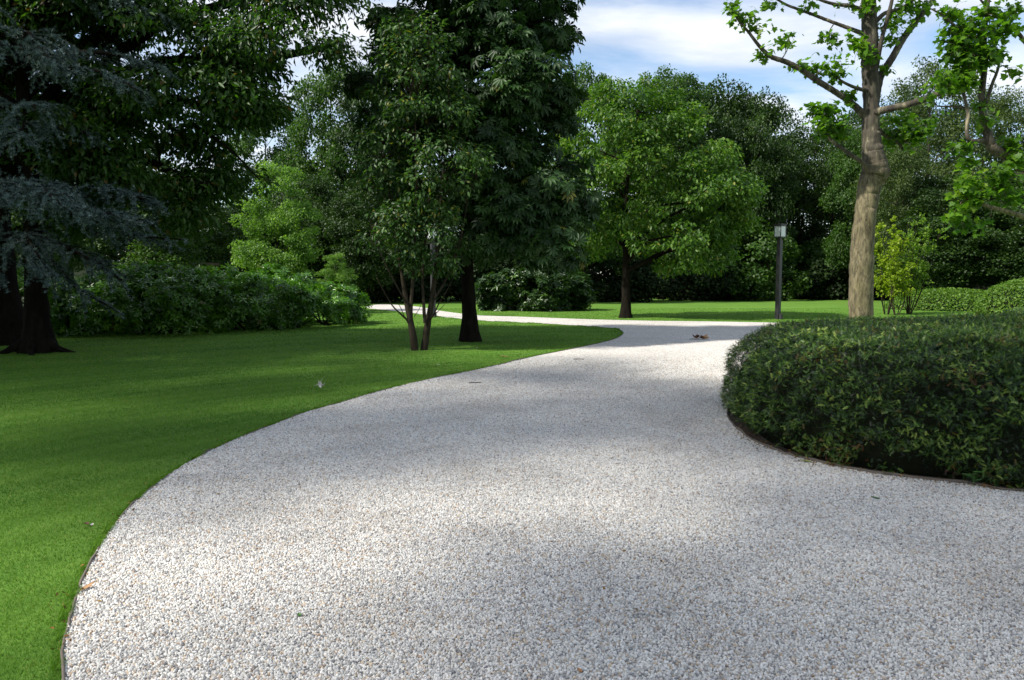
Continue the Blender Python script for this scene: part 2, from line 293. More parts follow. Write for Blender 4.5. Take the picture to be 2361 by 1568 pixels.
# ------------------------------------------------------------------ ground, drive
bm = bmesh.new(); bmesh.ops.create_grid(bm, x_segments=4, y_segments=4, size=400)
tag(bm_obj('lawn_ground', bm, lawnmat()), kind='structure')
def inpoly(P, poly):
    x, y = P[:, 0], P[:, 1]; c = np.zeros(len(P), bool); n = len(poly)
    for i in range(n):
        x1, y1 = poly[i][:2]; x2, y2 = poly[(i+1) % n][:2]
        if y1 == y2: continue
        t = ((y1 > y) != (y2 > y)) & (x < (x2-x1)*(y-y1)/(y2-y1)+x1); c ^= t
    return c
left_px = [(147, 1568), (158, 1440), (190, 1345), (245, 1240), (302, 1170), (385, 1100), (475, 1047), (560, 1008), (640, 977), (706, 952), (789, 929), (872, 904), (988, 875.7), (1121, 848.6), (1237, 821), (1354, 797.7), (1403, 786), (1428, 777), (1436, 768), (1426, 760), (1403, 756.6), (1337, 752), (1237, 745.6), (1104, 739), (1005, 729), (905, 716.5), (852, 711.5)]
upper_px = [(843, 708), (853, 704.5), (875, 702), (915, 703), (970, 708), (1024, 718), (1104, 727), (1204, 730.5), (1337, 735.6), (1490, 739.6), (1647, 741.5), (1864, 745.6), (2100, 749)]
left_w = smooth_path([(2.6, -2.2, 0), (1.0, -.9, 0), (-.35, .8, 0), (-1.28, 2.15, 0)]+[gnd(*p) for p in left_px], 220, 1, 1)[0]
up_w = smooth_path([gnd(*p) for p in upper_px]+[(30, 25.2, 0)], 80, 1, 1)[0]
hedge_front = [(7.6, 5.15, 0), (5.0, 5.45, 0), gnd(2361, 1137), gnd(2250, 1121), gnd(2100, 1105), gnd(1980, 1088), gnd(1870, 1065), gnd(1790, 1041), gnd(1730, 1015), gnd(1694, 985)]
hf_w = smooth_path(hedge_front, 60, 1, 1)[0]
hedge_back = [(2.46, 8.85, 0), (2.75, 9.55, 0), (3.3, 10.25, 0), (4.2, 10.75, 0), (5.4, 11.0, 0), (7.5, 11.1, 0), (9.5, 10.9, 0)]
hb_w = smooth_path([hf_w[-1]]+hedge_back, 50, 1, 1)[0][1:]
gravel_poly = np.vstack([left_w, up_w, [(30, 20.5, 0), (12, 20.8, 0), (7, 19.2, 0), (5.2, 15.2, 0), (5.0, 12.4, 0)], hb_w[:30][::-1], hf_w[::-1], [(12, 5.0, 0), (30, 4.0, 0), (30, -12, 0), (3, -12, 0), (1.8, -4, 0)]])
GP = gravel_poly[:, :2]
tr = geometry.tessellate_polygon([[Vector((p[0], p[1], 0)) for p in GP]])
V = np.c_[GP, np.full(len(GP), .004)]; F = np.array(tr)
a = V[F[:, 1]]-V[F[:, 0]]; b_ = V[F[:, 2]]-V[F[:, 0]]; fl = (a[:, 0]*b_[:, 1]-a[:, 1]*b_[:, 0]) < 0; F[fl] = F[fl][:, ::-1]
tag(link('gravel_driveway', np_mesh('gravel_driveway', V, F.ravel(), [3]*len(F)), gravelmat()), kind='structure')

# loose stones on the near part of the drive
def hexgrid(x0, x1, y0, y1, s):
    xs = np.arange(x0, x1, s); ys = np.arange(y0, y1, s*.87); X, Y = np.meshgrid(xs, ys); X = X+(np.arange(len(ys)) % 2)[:, None]*s/2
    return np.c_[X.ravel(), Y.ravel()]
P = hexgrid(-10, 11, 2.4, 15.5, .0124); P = P[(np.abs(P[:, 0]) < P[:, 1]*.69+.25)]
P = P[inpoly(P, GP)]; keep = rng.random(len(P)) < np.clip((15.5-P[:, 1])/7.5, 0, 1)**1.3*1.0; P = P[keep]
P = P+rng.normal(size=P.shape)*.0034
V = np.c_[P, rng.uniform(.004, .0095, len(P))]
print('stones', len(V))
me = bpy.data.meshes.new('gravel_stones'); me.vertices.add(len(V)); me.vertices.foreach_set('co', V.astype(np.float32).ravel()); me.update()
gs = link('gravel_stones', me); tag(gs, 'loose pale grey and white stones of the driveway', 'gravel', kind='stuff')
g = bpy.data.node_groups.new('stones', 'GeometryNodeTree'); g.interface.new_socket('Geometry', in_out='INPUT', socket_type='NodeSocketGeometry'); g.interface.new_socket('Geometry', in_out='OUTPUT', socket_type='NodeSocketGeometry')
gi = g.nodes.new('NodeGroupInput'); go = g.nodes.new('NodeGroupOutput'); ip = g.nodes.new('GeometryNodeInstanceOnPoints'); ico = g.nodes.new('GeometryNodeMeshIcoSphere'); ico.inputs['Radius'].default_value = .0077; ico.inputs['Subdivisions'].default_value = 2
sp_ = g.nodes.new('GeometryNodeSetPosition'); nz = g.nodes.new('ShaderNodeTexNoise'); nz.inputs['Scale'].default_value = 90
sub = g.nodes.new('ShaderNodeVectorMath'); sub.operation = 'SUBTRACT'; sub.inputs[1].default_value = (.5, .5, .5); scv = g.nodes.new('ShaderNodeVectorMath'); scv.operation = 'SCALE'; scv.inputs['Scale'].default_value = .009
g.links.new(nz.outputs['Color'], sub.inputs[0]); g.links.new(sub.outputs[0], scv.inputs[0]); g.links.new(ico.outputs[0], sp_.inputs[0]); g.links.new(scv.outputs[0], sp_.inputs['Offset'])
sm = g.nodes.new('GeometryNodeSetMaterial'); sm.inputs['Material'].default_value = stonemat(); g.links.new(sp_.outputs[0], sm.inputs[0])
rr = g.nodes.new('FunctionNodeRandomValue'); rr.data_type = 'FLOAT_VECTOR'; rr.inputs[1].default_value = (6.28, 6.28, 6.28)
rs = g.nodes.new('FunctionNodeRandomValue'); rs.data_type = 'FLOAT_VECTOR'; rs.inputs[0].default_value = (.6, .55, .45); rs.inputs[1].default_value = (1.3, 1.15, .95); rs.inputs['Seed'].default_value = 3
g.links.new(gi.outputs[0], ip.inputs['Points']); g.links.new(sm.outputs[0], ip.inputs['Instance']); g.links.new(rr.outputs[0], ip.inputs['Rotation']); g.links.new(rs.outputs[0], ip.inputs['Scale']); g.links.new(ip.outputs[0], go.inputs[0])
md = gs.modifiers.new('stones', 'NODES'); md.node_group = g

# edging strips
M_edge = plain('edging_steel', (.12, .10, .08), .9)
def edging(name, P, label, h=.035, w=.008):
    P = np.asarray(P); n = len(P); T = nrm(np.gradient(P, axis=0)); S = np.c_[-T[:, 1], T[:, 0], np.zeros(n)]
    hh = h+rng.normal(size=n)*.003+.003*np.sin(np.arange(n)*.7); P = P+S*(np.sin(np.arange(n)*.45)*.006+rng.normal(size=n)*.002)[:, None]
    rows = [P-S*w/2+[0, 0, -.02], P-S*w/2, P+S*w/2, P+S*w/2+[0, 0, -.02]]
    rows[1] = rows[1]+np.c_[np.zeros((n, 2)), hh]; rows[2] = rows[2]+np.c_[np.zeros((n, 2)), hh]
    V = np.concatenate(rows); F = []
    for r0, r1 in ((0, 1), (1, 2), (2, 3)):
        for i in range(n-1): F += [r0*n+i, r0*n+i+1, r1*n+i+1, r1*n+i]
    tag(link(name, np_mesh(name, V, F, [4]*(len(F)//4)), M_edge), label, 'edging')
edging('lawn_edging', left_w[:190], 'thin weathered strip edging the curved front lawn along the gravel', .015, .012)
edging('hedge_edging', np.vstack([hf_w, hb_w]), 'thin brown strip edging the bed under the big clipped yew hedge', .03, .010)

# grass blades, finer near the camera
def bladepts(n, d0, d1):
    u = rng.random(n); D = d0*(d1/d0)**u; X = (rng.random(n)*2-1)*(.69*D+.3); return np.c_[X, D]
P = bladepts(760000, 2.5, 38); out_ = ~inpoly(P, GP)
P = P[out_]
hp = np.vstack([hf_w, hb_w])[:, :2]; P = P[~inpoly(P, hp)]
D = P[:, 1]; n = len(P); print('blades', n)
wid = np.clip(.0014*(D/3)**.95, .0012, .013); hgt = rng.uniform(.008, .022, n)*np.clip(D/8, 1, 1.25)
a = rng.random(n)*6.283; lean = rng.normal(size=(n, 2))*.5*hgt[:, None]
base = np.c_[P, np.full(n, -.001)]; s = np.c_[np.cos(a), np.sin(a), np.zeros(n)]*wid[:, None]
V = np.stack([base-s, base+s, base+np.c_[lean, hgt]], 1).reshape(-1, 3)
# mown stripes and dry patches are real colour differences of the turf
rr_ = np.hypot(P[:, 0]-6, P[:, 1]-1); tint = np.clip(rng.beta(2.2, 3, n)+.15*np.sin(rr_*4.6+.6*np.sin(P[:, 0]*.9+P[:, 1]*.5))+.05*np.sin(rr_*1.5)+.10*np.sin(P[:, 0]*1.3+2*np.sin(P[:, 1]*.9)), 0, .9)
tint[rng.random(n) < .025] = 1
tag(link('grass', np_mesh('grass', V, np.arange(3*n), [3]*n, np.repeat(tint, 3)), M_grass), 'short mown green grass of the lawn', 'grass', kind='stuff')

k_ = rng.integers(20, 208, 26000); f_ = rng.random((26000, 1)); e0 = left_w[k_]*(1-f_)+left_w[k_+1]*f_; tg = nrm(left_w[k_+1]-left_w[k_]); sd_ = np.c_[-tg[:, 1], tg[:, 0], 0*tg[:, 0]]
clumpy = np.clip(.5+.5*np.sin(k_*1.7)+.4*np.sin(k_*.53), .15, 1)[:, None]
b0 = e0+sd_*rng.uniform(.004, .05, (26000, 1)); h_ = rng.uniform(.02, .045, (26000, 1))*clumpy; w_ = np.clip(.0015*b0[:, 1:2]/3, .0013, .008); an = rng.random(26000)*6.28; s2 = np.c_[np.cos(an), np.sin(an), 0*an]*w_
tp = b0-sd_*h_*rng.uniform(0, 1.1, (26000, 1))+rng.normal(size=(26000, 3))*[.006, .006, 0]+np.c_[0*an, 0*an, h_[:, 0]]
V = np.stack([b0-s2, b0+s2, tp], 1).reshape(-1, 3)
tag(link('edge_grass', np_mesh('edge_grass', V, np.arange(78000), [3]*26000, np.repeat(np.clip(rng.beta(2, 2, 26000), 0, .95), 3)), M_grass), 'longer grass leaning over the edging of the lawn', 'grass', kind='stuff')
M_litter = leafmat('litter', [(0, (.05, .03, .018)), (.6, (.16, .085, .04)), (1, (.30, .19, .09))], .1, .8, .1)
q1 = hf_w[rng.integers(0, 59, 900)]+np.c_[rng.normal(size=(900, 2))*.07, np.full(900, .02)]; q2 = left_w[rng.integers(30, 150, 260)]+np.c_[rng.normal(size=(260, 2))*.06, np.full(260, .018)]
q3 = np.c_[rng.uniform(-4, 6, 260), rng.uniform(3, 14, 260), np.full(260, .018)]; q3 = q3[inpoly(q3, GP)]; q = np.vstack([q1, q2, q3]); m = len(q)
zz_ = nrm(rng.normal(size=(m, 3))*.4+[0, 0, 1]); tag(link('plant_litter', replicate('plant_litter', leaf_quad(.22), q, frames(zz_, rng.normal(size=(m, 3))), rng.uniform(.008, .032, m), rng.random(m)), M_litter), 'scattered tiny brown needles and leaf crumbs at the hedge foot and on the gravel', 'plant litter', kind='stuff')

# ------------------------------------------------------------------ foliage helpers
def sample_lobes(lobes, n, shell, r_, zmin=.1, rej=.8):
    Lb = np.array(lobes, float); A = (Lb[:, 3]*Lb[:, 4]+Lb[:, 4]*Lb[:, 5]+Lb[:, 3]*Lb[:, 5]); pos = []; nor = []; got = 0
    for _ in range(12):
        m = int((n-got)*2)+50; k = r_.choice(len(Lb), m, p=A/A.sum()); d = nrm(r_.normal(size=(m, 3))); rad = 1-shell*r_.random(m)**1.6
        p = Lb[k, :3]+d*Lb[k, 3:]*rad[:, None]; nn = nrm(d/Lb[k, 3:]); ok = p[:, 2] > zmin
        for j in range(len(Lb)):
            q = (((p-Lb[j, :3])/Lb[j, 3:])**2).sum(1); ok &= (q > rej*rej) | (k == j)
        pos.append(p[ok]); nor.append(nn[ok]); got += ok.sum()
        if got >= n: break
    return np.concatenate(pos)[:n], np.concatenate(nor)[:n]
def orient(nor, r_, up=.5, rnd=.6, droop=.4):
    n = len(nor); z = nrm(nor*.5+np.array([0, 0, up])+r_.normal(size=(n, 3))*rnd)
    ax = nrm(nor+np.array([0, 0, -droop])+r_.normal(size=(n, 3))*.5)
    return frames(z, ax)
def clumps(main, nsub, rsub, nleaf, r_, flat=.65, shell=.5, zmin=.4):
    """leaf points gathered in clumps spread over the crown; gaps stay between clumps"""
    sp, sn = sample_lobes(main, nsub, shell, r_, zmin); m = len(sp); rs_ = rsub*r_.uniform(.55, 1.35, m)
    k = r_.choice(m, nleaf, p=rs_**2/(rs_**2).sum()); d = nrm(r_.normal(size=(nleaf, 3))+np.array([0, 0, .25])); rad = r_.random(nleaf)**.45
    off = d*rad[:, None]*rs_[k][:, None]; off[:, 2] *= flat
    p = sp[k]+off; return p, nrm(d*.7+sn[k]*.5), sp, sn, k
def limbs(base, H, tr, main, subs, r_, trunk_pts=None, split=.3, twigs=True):
    """trunk with limbs to the crown lobes and twigs to the clumps"""
    base = np.asarray(base, float)
    if trunk_pts is None:
        trunk_pts = [base+[0, 0, -.1], base+[r_.normal()*.05, r_.normal()*.05, H*.3], base+[r_.normal()*.12, r_.normal()*.12, H*.6], base+[r_.normal()*.2, r_.normal()*.2, H*.93]]
    nT = 26; T, rT = smooth_path(trunk_pts, nT, tr, tr*.16, .0, r_, .85)
    z = T[:, 2]-base[2]; rT = rT*(1+.55*np.exp(-np.clip(z, 0, 9)/(tr*1.3)))
    paths = [(T, rT)]; nodes = [T[nT//4:]]; nr = [rT[nT//4:]]
    for lb in main:
        c = np.array(lb[:3]); zt = base[2]+max(H*split, min(H*.85, (c[2]-base[2])-np.hypot(c[0]-base[0], c[1]-base[1])*.55)); i = int(np.argmin(abs(T[:, 2]-zt)))
        s_ = T[i]; mid = (s_+c)/2+np.array([0, 0, .12*np.linalg.norm(c-s_)])+r_.normal(size=3)*.15
        e = c+(c-s_)*.08+r_.normal(size=3)*.1
        P_, q = smooth_path([s_, mid, c, e], 14, rT[i]*.55, max(rT[i]*.10, .008), .03, r_); paths.append((P_, q)); nodes.append(P_[2:]); nr.append(q[2:])
    if twigs:
        ND = np.concatenate(nodes); NR = np.concatenate(nr)
        for s_ in subs:
            d = np.linalg.norm(ND-s_, axis=1)+.6*np.maximum(ND[:, 2]-s_[2], 0); i = int(np.argmin(d)); a_ = ND[i]
            if np.linalg.norm(s_-a_) > 1.7: continue
            mid = (a_+s_)/2+r_.normal(size=3)*.13*np.linalg.norm(s_-a_)+np.array([0, 0, .05*np.linalg.norm(s_-a_)])
            P_, q = smooth_path([a_, mid, s_], 6, min(NR[i]*.5, .018), .003); paths.append((P_, q))
    return paths
def tree(name, label, base, H, tr, main, nsub, rsub, nleaf, tmpl, size, mat, bark, seed, cat='tree', group=None, trunk_pts=None, up=.5, rnd=.6, droop=.4, flat=.65, shell=.5, zmin=.4, extra=None, split=.3, tseg=10):
    r_ = np.random.default_rng(seed); base = np.array([base[0], base[1], 0.0])
    p, nn, sp, sn, k = clumps(main, nsub, rsub, nleaf, r_, flat, shell, zmin)
    root = empty(name, base, label, cat, group)
    paths = limbs(base, H, tr, main, sp, r_, trunk_pts, split)
    if extra: paths += extra
    link('trunk', tubes('trunk', paths, tseg, .05, base, seed), bark, root, True)
    ct = r_.normal(size=len(sp))*.13; t = np.clip(r_.beta(2.2, 2.6, len(p))+ct[k], 0, .93); t[r_.random(len(p)) < .02] = 1
    link('crown', replicate('crown', tmpl, p, orient(nn, r_, up, rnd, droop), size*r_.uniform(.65, 1.25, len(p)), t, base), mat, root)
    return root
def copy_tree(src, loc, rz, scl, label, group=None):
    r = src.copy(); COL.objects.link(r); r.location = loc; r.rotation_euler = (0, 0, rz); r.scale = scl; r['label'] = label
    if group: r['group'] = group
    for ch in list(src.children):
        c = ch.copy(); COL.objects.link(c); c.parent = r
    return r

# ------------------------------------------------------------------ clipped yew hedge
def mound_mesh(foot, prof, jit, r_, inset=0.0):
    """rings following a footprint, moved inwards by prof (inset, z)"""
    P = np.asarray(foot)[:, :2]; n = len(P); C = P.mean(0)
    T = nrm(np.roll(P, -1, 0)-np.roll(P, 1, 0)); Nn = np.c_[-T[:, 1], T[:, 0]]
    if ((C-P)*Nn).sum() < 0: Nn = -Nn
    V = []
    for i, z in prof:
        q = P+Nn*(i+inset)+0
        V.append(np.c_[q, np.full(n, max(z-inset*.8, 0))])
    V = np.array(V)
    # broad unevenness of a hand-clipped face
    ph = r_.random(6)*6.28
    for k in range(len(V)):
        w = jit*(np.sin(V[k][:, 0]*2.1+ph[0]+V[k][:, 2]*2)+np.sin(V[k][:, 1]*2.9+ph[1]-V[k][:, 2])+.6*np.sin(V[k][:, 0]*5.3+ph[2]+V[k][:, 2]*4))
        V[k][:, :2] -= Nn*w[:, None]; 
        if prof[k][1] > .6: V[k][:, 2] += w*.4
    m = len(V); VV = V.reshape(-1, 3); F = []
    for a_ in range(m-1):
        for i in range(n):
            j = (i+1) % n; F.append((a_*n+i, a_*n+j, (a_+1)*n+j)); F.append((a_*n+i, (a_+1)*n+j, (a_+1)*n+i))
    top = V[-1]; c = top.mean(0); c[2] += .01; VV = np.vstack([VV, c]); ci = len(VV)-1
    for i in range(n): F.append(((m-1)*n+i, (m-1)*n+(i+1) % n, ci))
    return VV, np.array(F)
def scatter(VV, F, dens, r_):
    a, b, c = VV[F[:, 0]], VV[F[:, 1]], VV[F[:, 2]]; cr_ = np.cross(b-a, c-a); ar = np.linalg.norm(cr_, axis=1)/2; cen = (a+b+c)/3
    w = ar*dens(cen, cr_); n = int(w.sum()); k = r_.choice(len(F), n, p=w/w.sum()); u = r_.random((n, 2)); fl = u.sum(1) > 1; u[fl] = 1-u[fl]
    return a[k]+u[:, :1]*(b[k]-a[k])+u[:, 1:]*(c[k]-a[k]), nrm(cr_[k])
def fix_out(VV, F):
    c = VV.mean(0); a, b, d = VV[F[:, 0]], VV[F[:, 1]], VV[F[:, 2]]; s = (np.cross(b-a, d-a)*((a+b+d)/3-c)).sum(1); F[s < 0] = F[s < 0][:, ::-1]; return F
r_ = np.random.default_rng(31)
foot = np.vstack([hf_w[6:], hb_w]);
bv = np.vstack([hf_w, hb_w])[:, :2]; bt = np.array(geometry.tessellate_polygon([[Vector((q[0], q[1], 0)) for q in bv]]))
tag(link('hedge_bed_soil', np_mesh('hedge_bed_soil', np.c_[bv, np.full(len(bv), .009)], bt.ravel(), [3]*len(bt)), plain('dark_soil', (.035, .024, .016), .95)), kind='structure')
PR = [(-.02, .01), (-.06, .15), (-.07, .36), (-.05, .54), (.02, .70), (.13, .84), (.29, .95), (.54, 1.04), (.95, 1.09), (1.5, 1.12), (2.0, 1.13)]
VV, F = mound_mesh(foot, PR, .022, r_); F = fix_out(VV, F)
root = empty('yew_hedge', (5, 8, 0), 'big rounded dark green clipped yew hedge bulging beside the gravel at the right', 'hedge')
og = np.array([5, 8, 0.])
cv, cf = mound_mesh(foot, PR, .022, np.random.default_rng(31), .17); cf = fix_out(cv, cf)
link('shade_core', np_mesh('shade_core', cv-og, cf.ravel(), [3]*len(cf)), M_yewcore, root)  # closed dark hull, painted shade behind the gaps between sprigs
dn = lambda c, n_: 3600*np.clip((7.5/np.hypot(c[:, 0], c[:, 1]))**1.1, .5, 1.4)*np.where((c[:, 1] > 10.4) & (c[:, 2] < 1.0), .35, 1)
p, nn = scatter(VV, F, dn, r_); n = len(p); print('yew sprigs', n)
bump_ = np.sin(p[:, 0]*7.1+np.sin(p[:, 2]*9)*1.3)+np.sin(p[:, 1]*8.3+1+p[:, 2]*6)+np.sin(p[:, 2]*11+p[:, 0]*5); hole = np.sin(p[:, 0]*3.3+1.7*np.sin(p[:, 2]*4.1))*np.sin(p[:, 2]*5.2+p[:, 1]*2.7+.6)
top = np.clip(nn[:, 2], 0, 1)
h2 = np.sin(p[:, 0]*17+2*np.sin(p[:, 2]*13))+np.sin(p[:, 2]*19+p[:, 1]*15+2*np.sin(p[:, 0]*6))+np.sin(p[:, 1]*23+p[:, 0]*9)
keep = r_.random(n) > (np.clip((hole-.5)*2.6, 0, .95)+np.clip((-h2-.25)*1.1, 0, .93))*(1-.55*top); p, nn, bump_, top = p[keep], nn[keep], bump_[keep], top[keep]; n = len(p)
depth = ((bump_*.020+h2[keep]*.018)*(1-.6*top)-.03)[:, None]-r_.random((n, 1))*.06
p = p+nn*depth
z = nrm(nn*.35+r_.normal(size=(n, 3))*.8+np.array([0, 0, .4])); ax = nrm(nn*(.75-.45*top[:, None])+r_.normal(size=(n, 3))*.62+np.array([0, 0, .12]))
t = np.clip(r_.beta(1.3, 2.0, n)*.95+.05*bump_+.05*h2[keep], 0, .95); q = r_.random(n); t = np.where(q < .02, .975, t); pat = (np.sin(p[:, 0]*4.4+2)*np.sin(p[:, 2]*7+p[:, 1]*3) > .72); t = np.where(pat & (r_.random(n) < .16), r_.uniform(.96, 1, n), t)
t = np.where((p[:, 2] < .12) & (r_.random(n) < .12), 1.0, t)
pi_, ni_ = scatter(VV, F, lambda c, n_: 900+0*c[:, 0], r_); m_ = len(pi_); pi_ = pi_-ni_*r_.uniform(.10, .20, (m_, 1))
pa = np.vstack([p, pi_]); nor_ = np.vstack([z, nrm(ni_*.3+r_.normal(size=(m_, 3)))]); ax = np.vstack([ax, nrm(ni_*.4+r_.normal(size=(m_, 3)))]); t = np.r_[t, r_.beta(1.5, 4, m_)*.22]; p = pa; z = nor_; n = len(p)  # deeper sprigs get the darkest tints, painting shade into the gaps
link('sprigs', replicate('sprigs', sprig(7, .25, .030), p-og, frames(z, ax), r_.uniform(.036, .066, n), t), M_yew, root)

# far clipped mounds
def mound(name, label, foot, prof, dens, size, seed, group=None):
    r_ = np.random.default_rng(seed); V_, F_ = mound_mesh(foot, prof, .03, np.random.default_rng(seed)); F_ = fix_out(V_, F_); og = np.array([foot[:, 0].mean(), foot[:, 1].mean(), 0]); root = empty(name, og, label, 'hedge', group)
    cv, cf = mound_mesh(foot, prof, .03, np.random.default_rng(seed), .08); cf = fix_out(cv, cf); link('shade_core', np_mesh('shade_core', cv-og, cf.ravel(), [3]*len(cf)), M_yewcore, root)  # same dark hull, so gaps in the foliage read as shade
    p, nn = scatter(V_, F_, lambda c, n_: dens+0*c[:, 0], r_); n = len(p); p = p-nn*r_.random((n, 1))*.1
    z = nrm(nn*.6+r_.normal(size=(n, 3))*.5+[0, 0, .3]); ax = nrm(nn*.3+r_.normal(size=(n, 3))*.6)
    link('foliage', replicate('foliage', leaf_quad(.33), p-og, frames(z, ax), size*r_.uniform(.6, 1.3, n), np.clip(r_.beta(2, 2.3, n), 0, 1)), M_boxm, root)
def ell(cx, cy, rx, ry, n=48):
    a = np.linspace(0, 2*math.pi, n, endpoint=False); return np.c_[cx+rx*np.cos(a), cy+ry*np.sin(a), 0*a]
mound('clipped_mound', 'low wide clipped green mound beyond the hedge, behind the thin shrubs', ell(20.7, 37.0, 2.75, 2.6), [(0, 0), (.13, .28), (.42, .55), (.9, .77), (1.5, .91), (2.1, .97)], 560, .10, 41, 'clipped mounds')
mound('clipped_mound', 'taller rounded clipped mound at the right edge, nearer than the low wide mound', ell(18.9, 25.6, 3.4, 2.9), [(0, 0), (.04, .45), (.18, .85), (.48, 1.18), (1.0, 1.42), (1.7, 1.54), (2.4, 1.58)], 700, .08, 42, 'clipped mounds')

# ------------------------------------------------------------------ individual trees on the lawn
# horse chestnut
c = gnd(1085, 787); cx, cy = c[0], c[1]
ch_main = [(cx+a, cy+b, z, rx, ry, rz) for a, b, z, rx, ry, rz in ((-.1, 0, 9.0, 1.7, 1.7, 1.8), (1.05, .1, 7.6, 1.3, 1.7, 1.5), (-1.2, .3, 8.0, 1.3, 1.5, 1.4), (-1.75, .3, 6.2, 1.1, 1.4, 1.1), (1.35, 0, 5.8, 1.2, 1.8, 1.4), (0, .2, 6.2, 1.4, 1.6, 1.4), (1.75, 0, 4.0, 1.15, 1.8, 1.4), (.45, -.6, 4.2, 1.3, 1.3, 1.5), (1.85, -.2, 2.6, 1.05, 1.6, .9), (.95, -.9, 2.8, .9, 1.0, .8), (-1.2, .5, 4.4, 1.2, 1.4, 1.2), (0, 0, 11, 1.3, 1.3, .9))]
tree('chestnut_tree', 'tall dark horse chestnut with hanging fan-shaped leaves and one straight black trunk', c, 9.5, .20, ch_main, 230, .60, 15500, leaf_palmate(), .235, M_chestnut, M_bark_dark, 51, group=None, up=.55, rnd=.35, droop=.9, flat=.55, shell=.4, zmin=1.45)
# multi-stemmed tree in front of it
c = gnd(968, 808); cx, cy = c[0], c[1]
mm = [(cx+.05, cy, 5.4, 1.15, 1.2, 1.3), (cx-.35, cy+.2, 3.9, 1.35, 1.3, 1.2), (cx+.45, cy-.2, 3.9, 1.25, 1.2, 1.3), (cx-.1, cy, 2.35, 1.15, 1.2, .95), (cx+.55, cy, 2.3, .75, .9, .75), (cx-.85, cy+.3, 3.1, .75, .8, .8), (cx-.1, cy+.1, 6.35, .85, .8, .75), (cx+.95, cy-.1, 4.9, .5, .6, .6)]
mm = [(cx+(a-cx)*.88, b, z, rx-.17, ry-.15, rz-.1) for a, b, z, rx, ry, rz in mm]
def stem(*pts, r0=.05, r1=.012): return smooth_path([at(x, y, d) for x, y, d in pts], 24, r0, r1)
D0 = cy
st = [stem((957, 812, D0), (950, 760, D0), (938, 700, D0), (925, 620, D0), (905, 480, D0+.1), (880, 330, D0+.3), r0=.085),
      stem((955, 812, D0), (948, 755, D0), (948, 700, D0), (955, 600, D0-.1), (960, 420, D0-.2), (955, 220, D0-.2), r0=.06),
      stem((977, 812, D0+.1), (985, 755, D0+.1), (996, 690, D0+.1), (1006, 600, D0), (1018, 440, D0), (1035, 260, D0), r0=.085),
      stem((980, 745, D0), (977, 700, D0), (975, 620, D0+.2), (990, 450, D0+.3), (985, 200, D0+.4), r0=.04),
      stem((944, 742, D0), (925, 725, D0-.1), (905, 705, D0-.2), (890, 680, D0-.3), (868, 640, D0-.4), r0=.022, r1=.008),
      stem((985, 745, D0+.1), (1000, 725, D0), (1012, 700, D0), (1030, 670, D0-.1), (1060, 610, D0-.2), r0=.024, r1=.008),
      stem((1001, 690, D0), (1030, 640, D0+.2), (1060, 560, D0+.3), (1080, 450, D0+.2), r0=.03, r1=.01),
      stem((938, 700, D0), (915, 660, D0-.3), (880, 590, D0-.5), (850, 500, D0-.5), r0=.03, r1=.01),
      stem((948, 756, D0), (935, 735, D0), (925, 712, D0-.2), (918, 700, D0-.3), r0=.012, r1=.005), stem((990, 735, D0), (1008, 720, D0), (1025, 702, D0), r0=.012, r1=.005),
      stem((955, 730, D0), (965, 715, D0), (972, 700, D0), r0=.008, r1=.004)]
ndl = np.concatenate([s_[0][8:] for s_ in st[:4]+st[6:8]])
r_ = np.random.default_rng(52)
p, nn, sp, sn, k = clumps(mm, 230, .31, 14500, r_, .6, .8, 1.35)
for s_ in sp:
    d = np.linalg.norm(ndl-s_, axis=1)+1.2*np.maximum(ndl[:, 2]-s_[2]+.2, 0); a_ = ndl[int(np.argmin(d))]; st.append(smooth_path([a_, (a_+s_)/2+[0, 0, -.04*np.linalg.norm(s_-a_)], s_, s_+[0, 0, .15]], 6, .012, .004))
root = empty('multi_stem_tree', c, 'slender tree of several thin stems rising from one base, in front of the chestnut', 'tree')
link('trunk', tubes('trunk', st, 8, .04, c), M_bark_brown, root, True)
t = np.clip(r_.beta(2.2, 2.6, len(p))+(r_.normal(size=len(sp))*.12)[k], 0, .93); t[r_.random(len(p)) < .03] = 1
link('crown', replicate('crown', leaf_simple(.24), p, orient(nn, r_, .5, .5, .8), .108*r_.uniform(.65, 1.25, len(p)), t, c), M_multi, root)
# walnut-like tree
c = gnd(1443, 733); cx, cy = c[0], c[1]
wm = [(cx-.1, cy, 7.2, 1.9, 2.2, 1.7), (cx+1.7, cy-.2, 6.2, 1.9, 2.0, 1.6), (cx-.2, cy-.8, 4.9, 1.9, 1.8, 1.8), (cx+2.1, cy-.7, 4.2, 1.8, 1.8, 1.5), (cx+3.4, cy-.2, 4.4, 1.3, 1.5, 1.1), (cx+1.4, cy-1.2, 3.0, 1.6, 1.5, 1.2), (cx+3.0, cy, 2.8, 1.1, 1.3, .95), (cx-1.2, cy+.3, 3.4, .9, 1.4, 1.3), (cx+2.9, cy+.2, 5.8, 1.1, 1.2, .9), (cx-1.4, cy+.6, 6.6, 1.1, 1.3, 1.4), (cx+3.9, cy, 3.4, .7, .8, .6)]
tree('walnut_tree', 'bright green spreading tree with drooping leaves and one dark trunk, left of lamp post', c, 8.2, .19, wm, 270, .55, 38000, leaf_simple(.26), .165, M_walnut, M_bark_dark, 53, up=.5, rnd=.45, droop=1.0, flat=.6, shell=.45, zmin=1.1, split=.22)
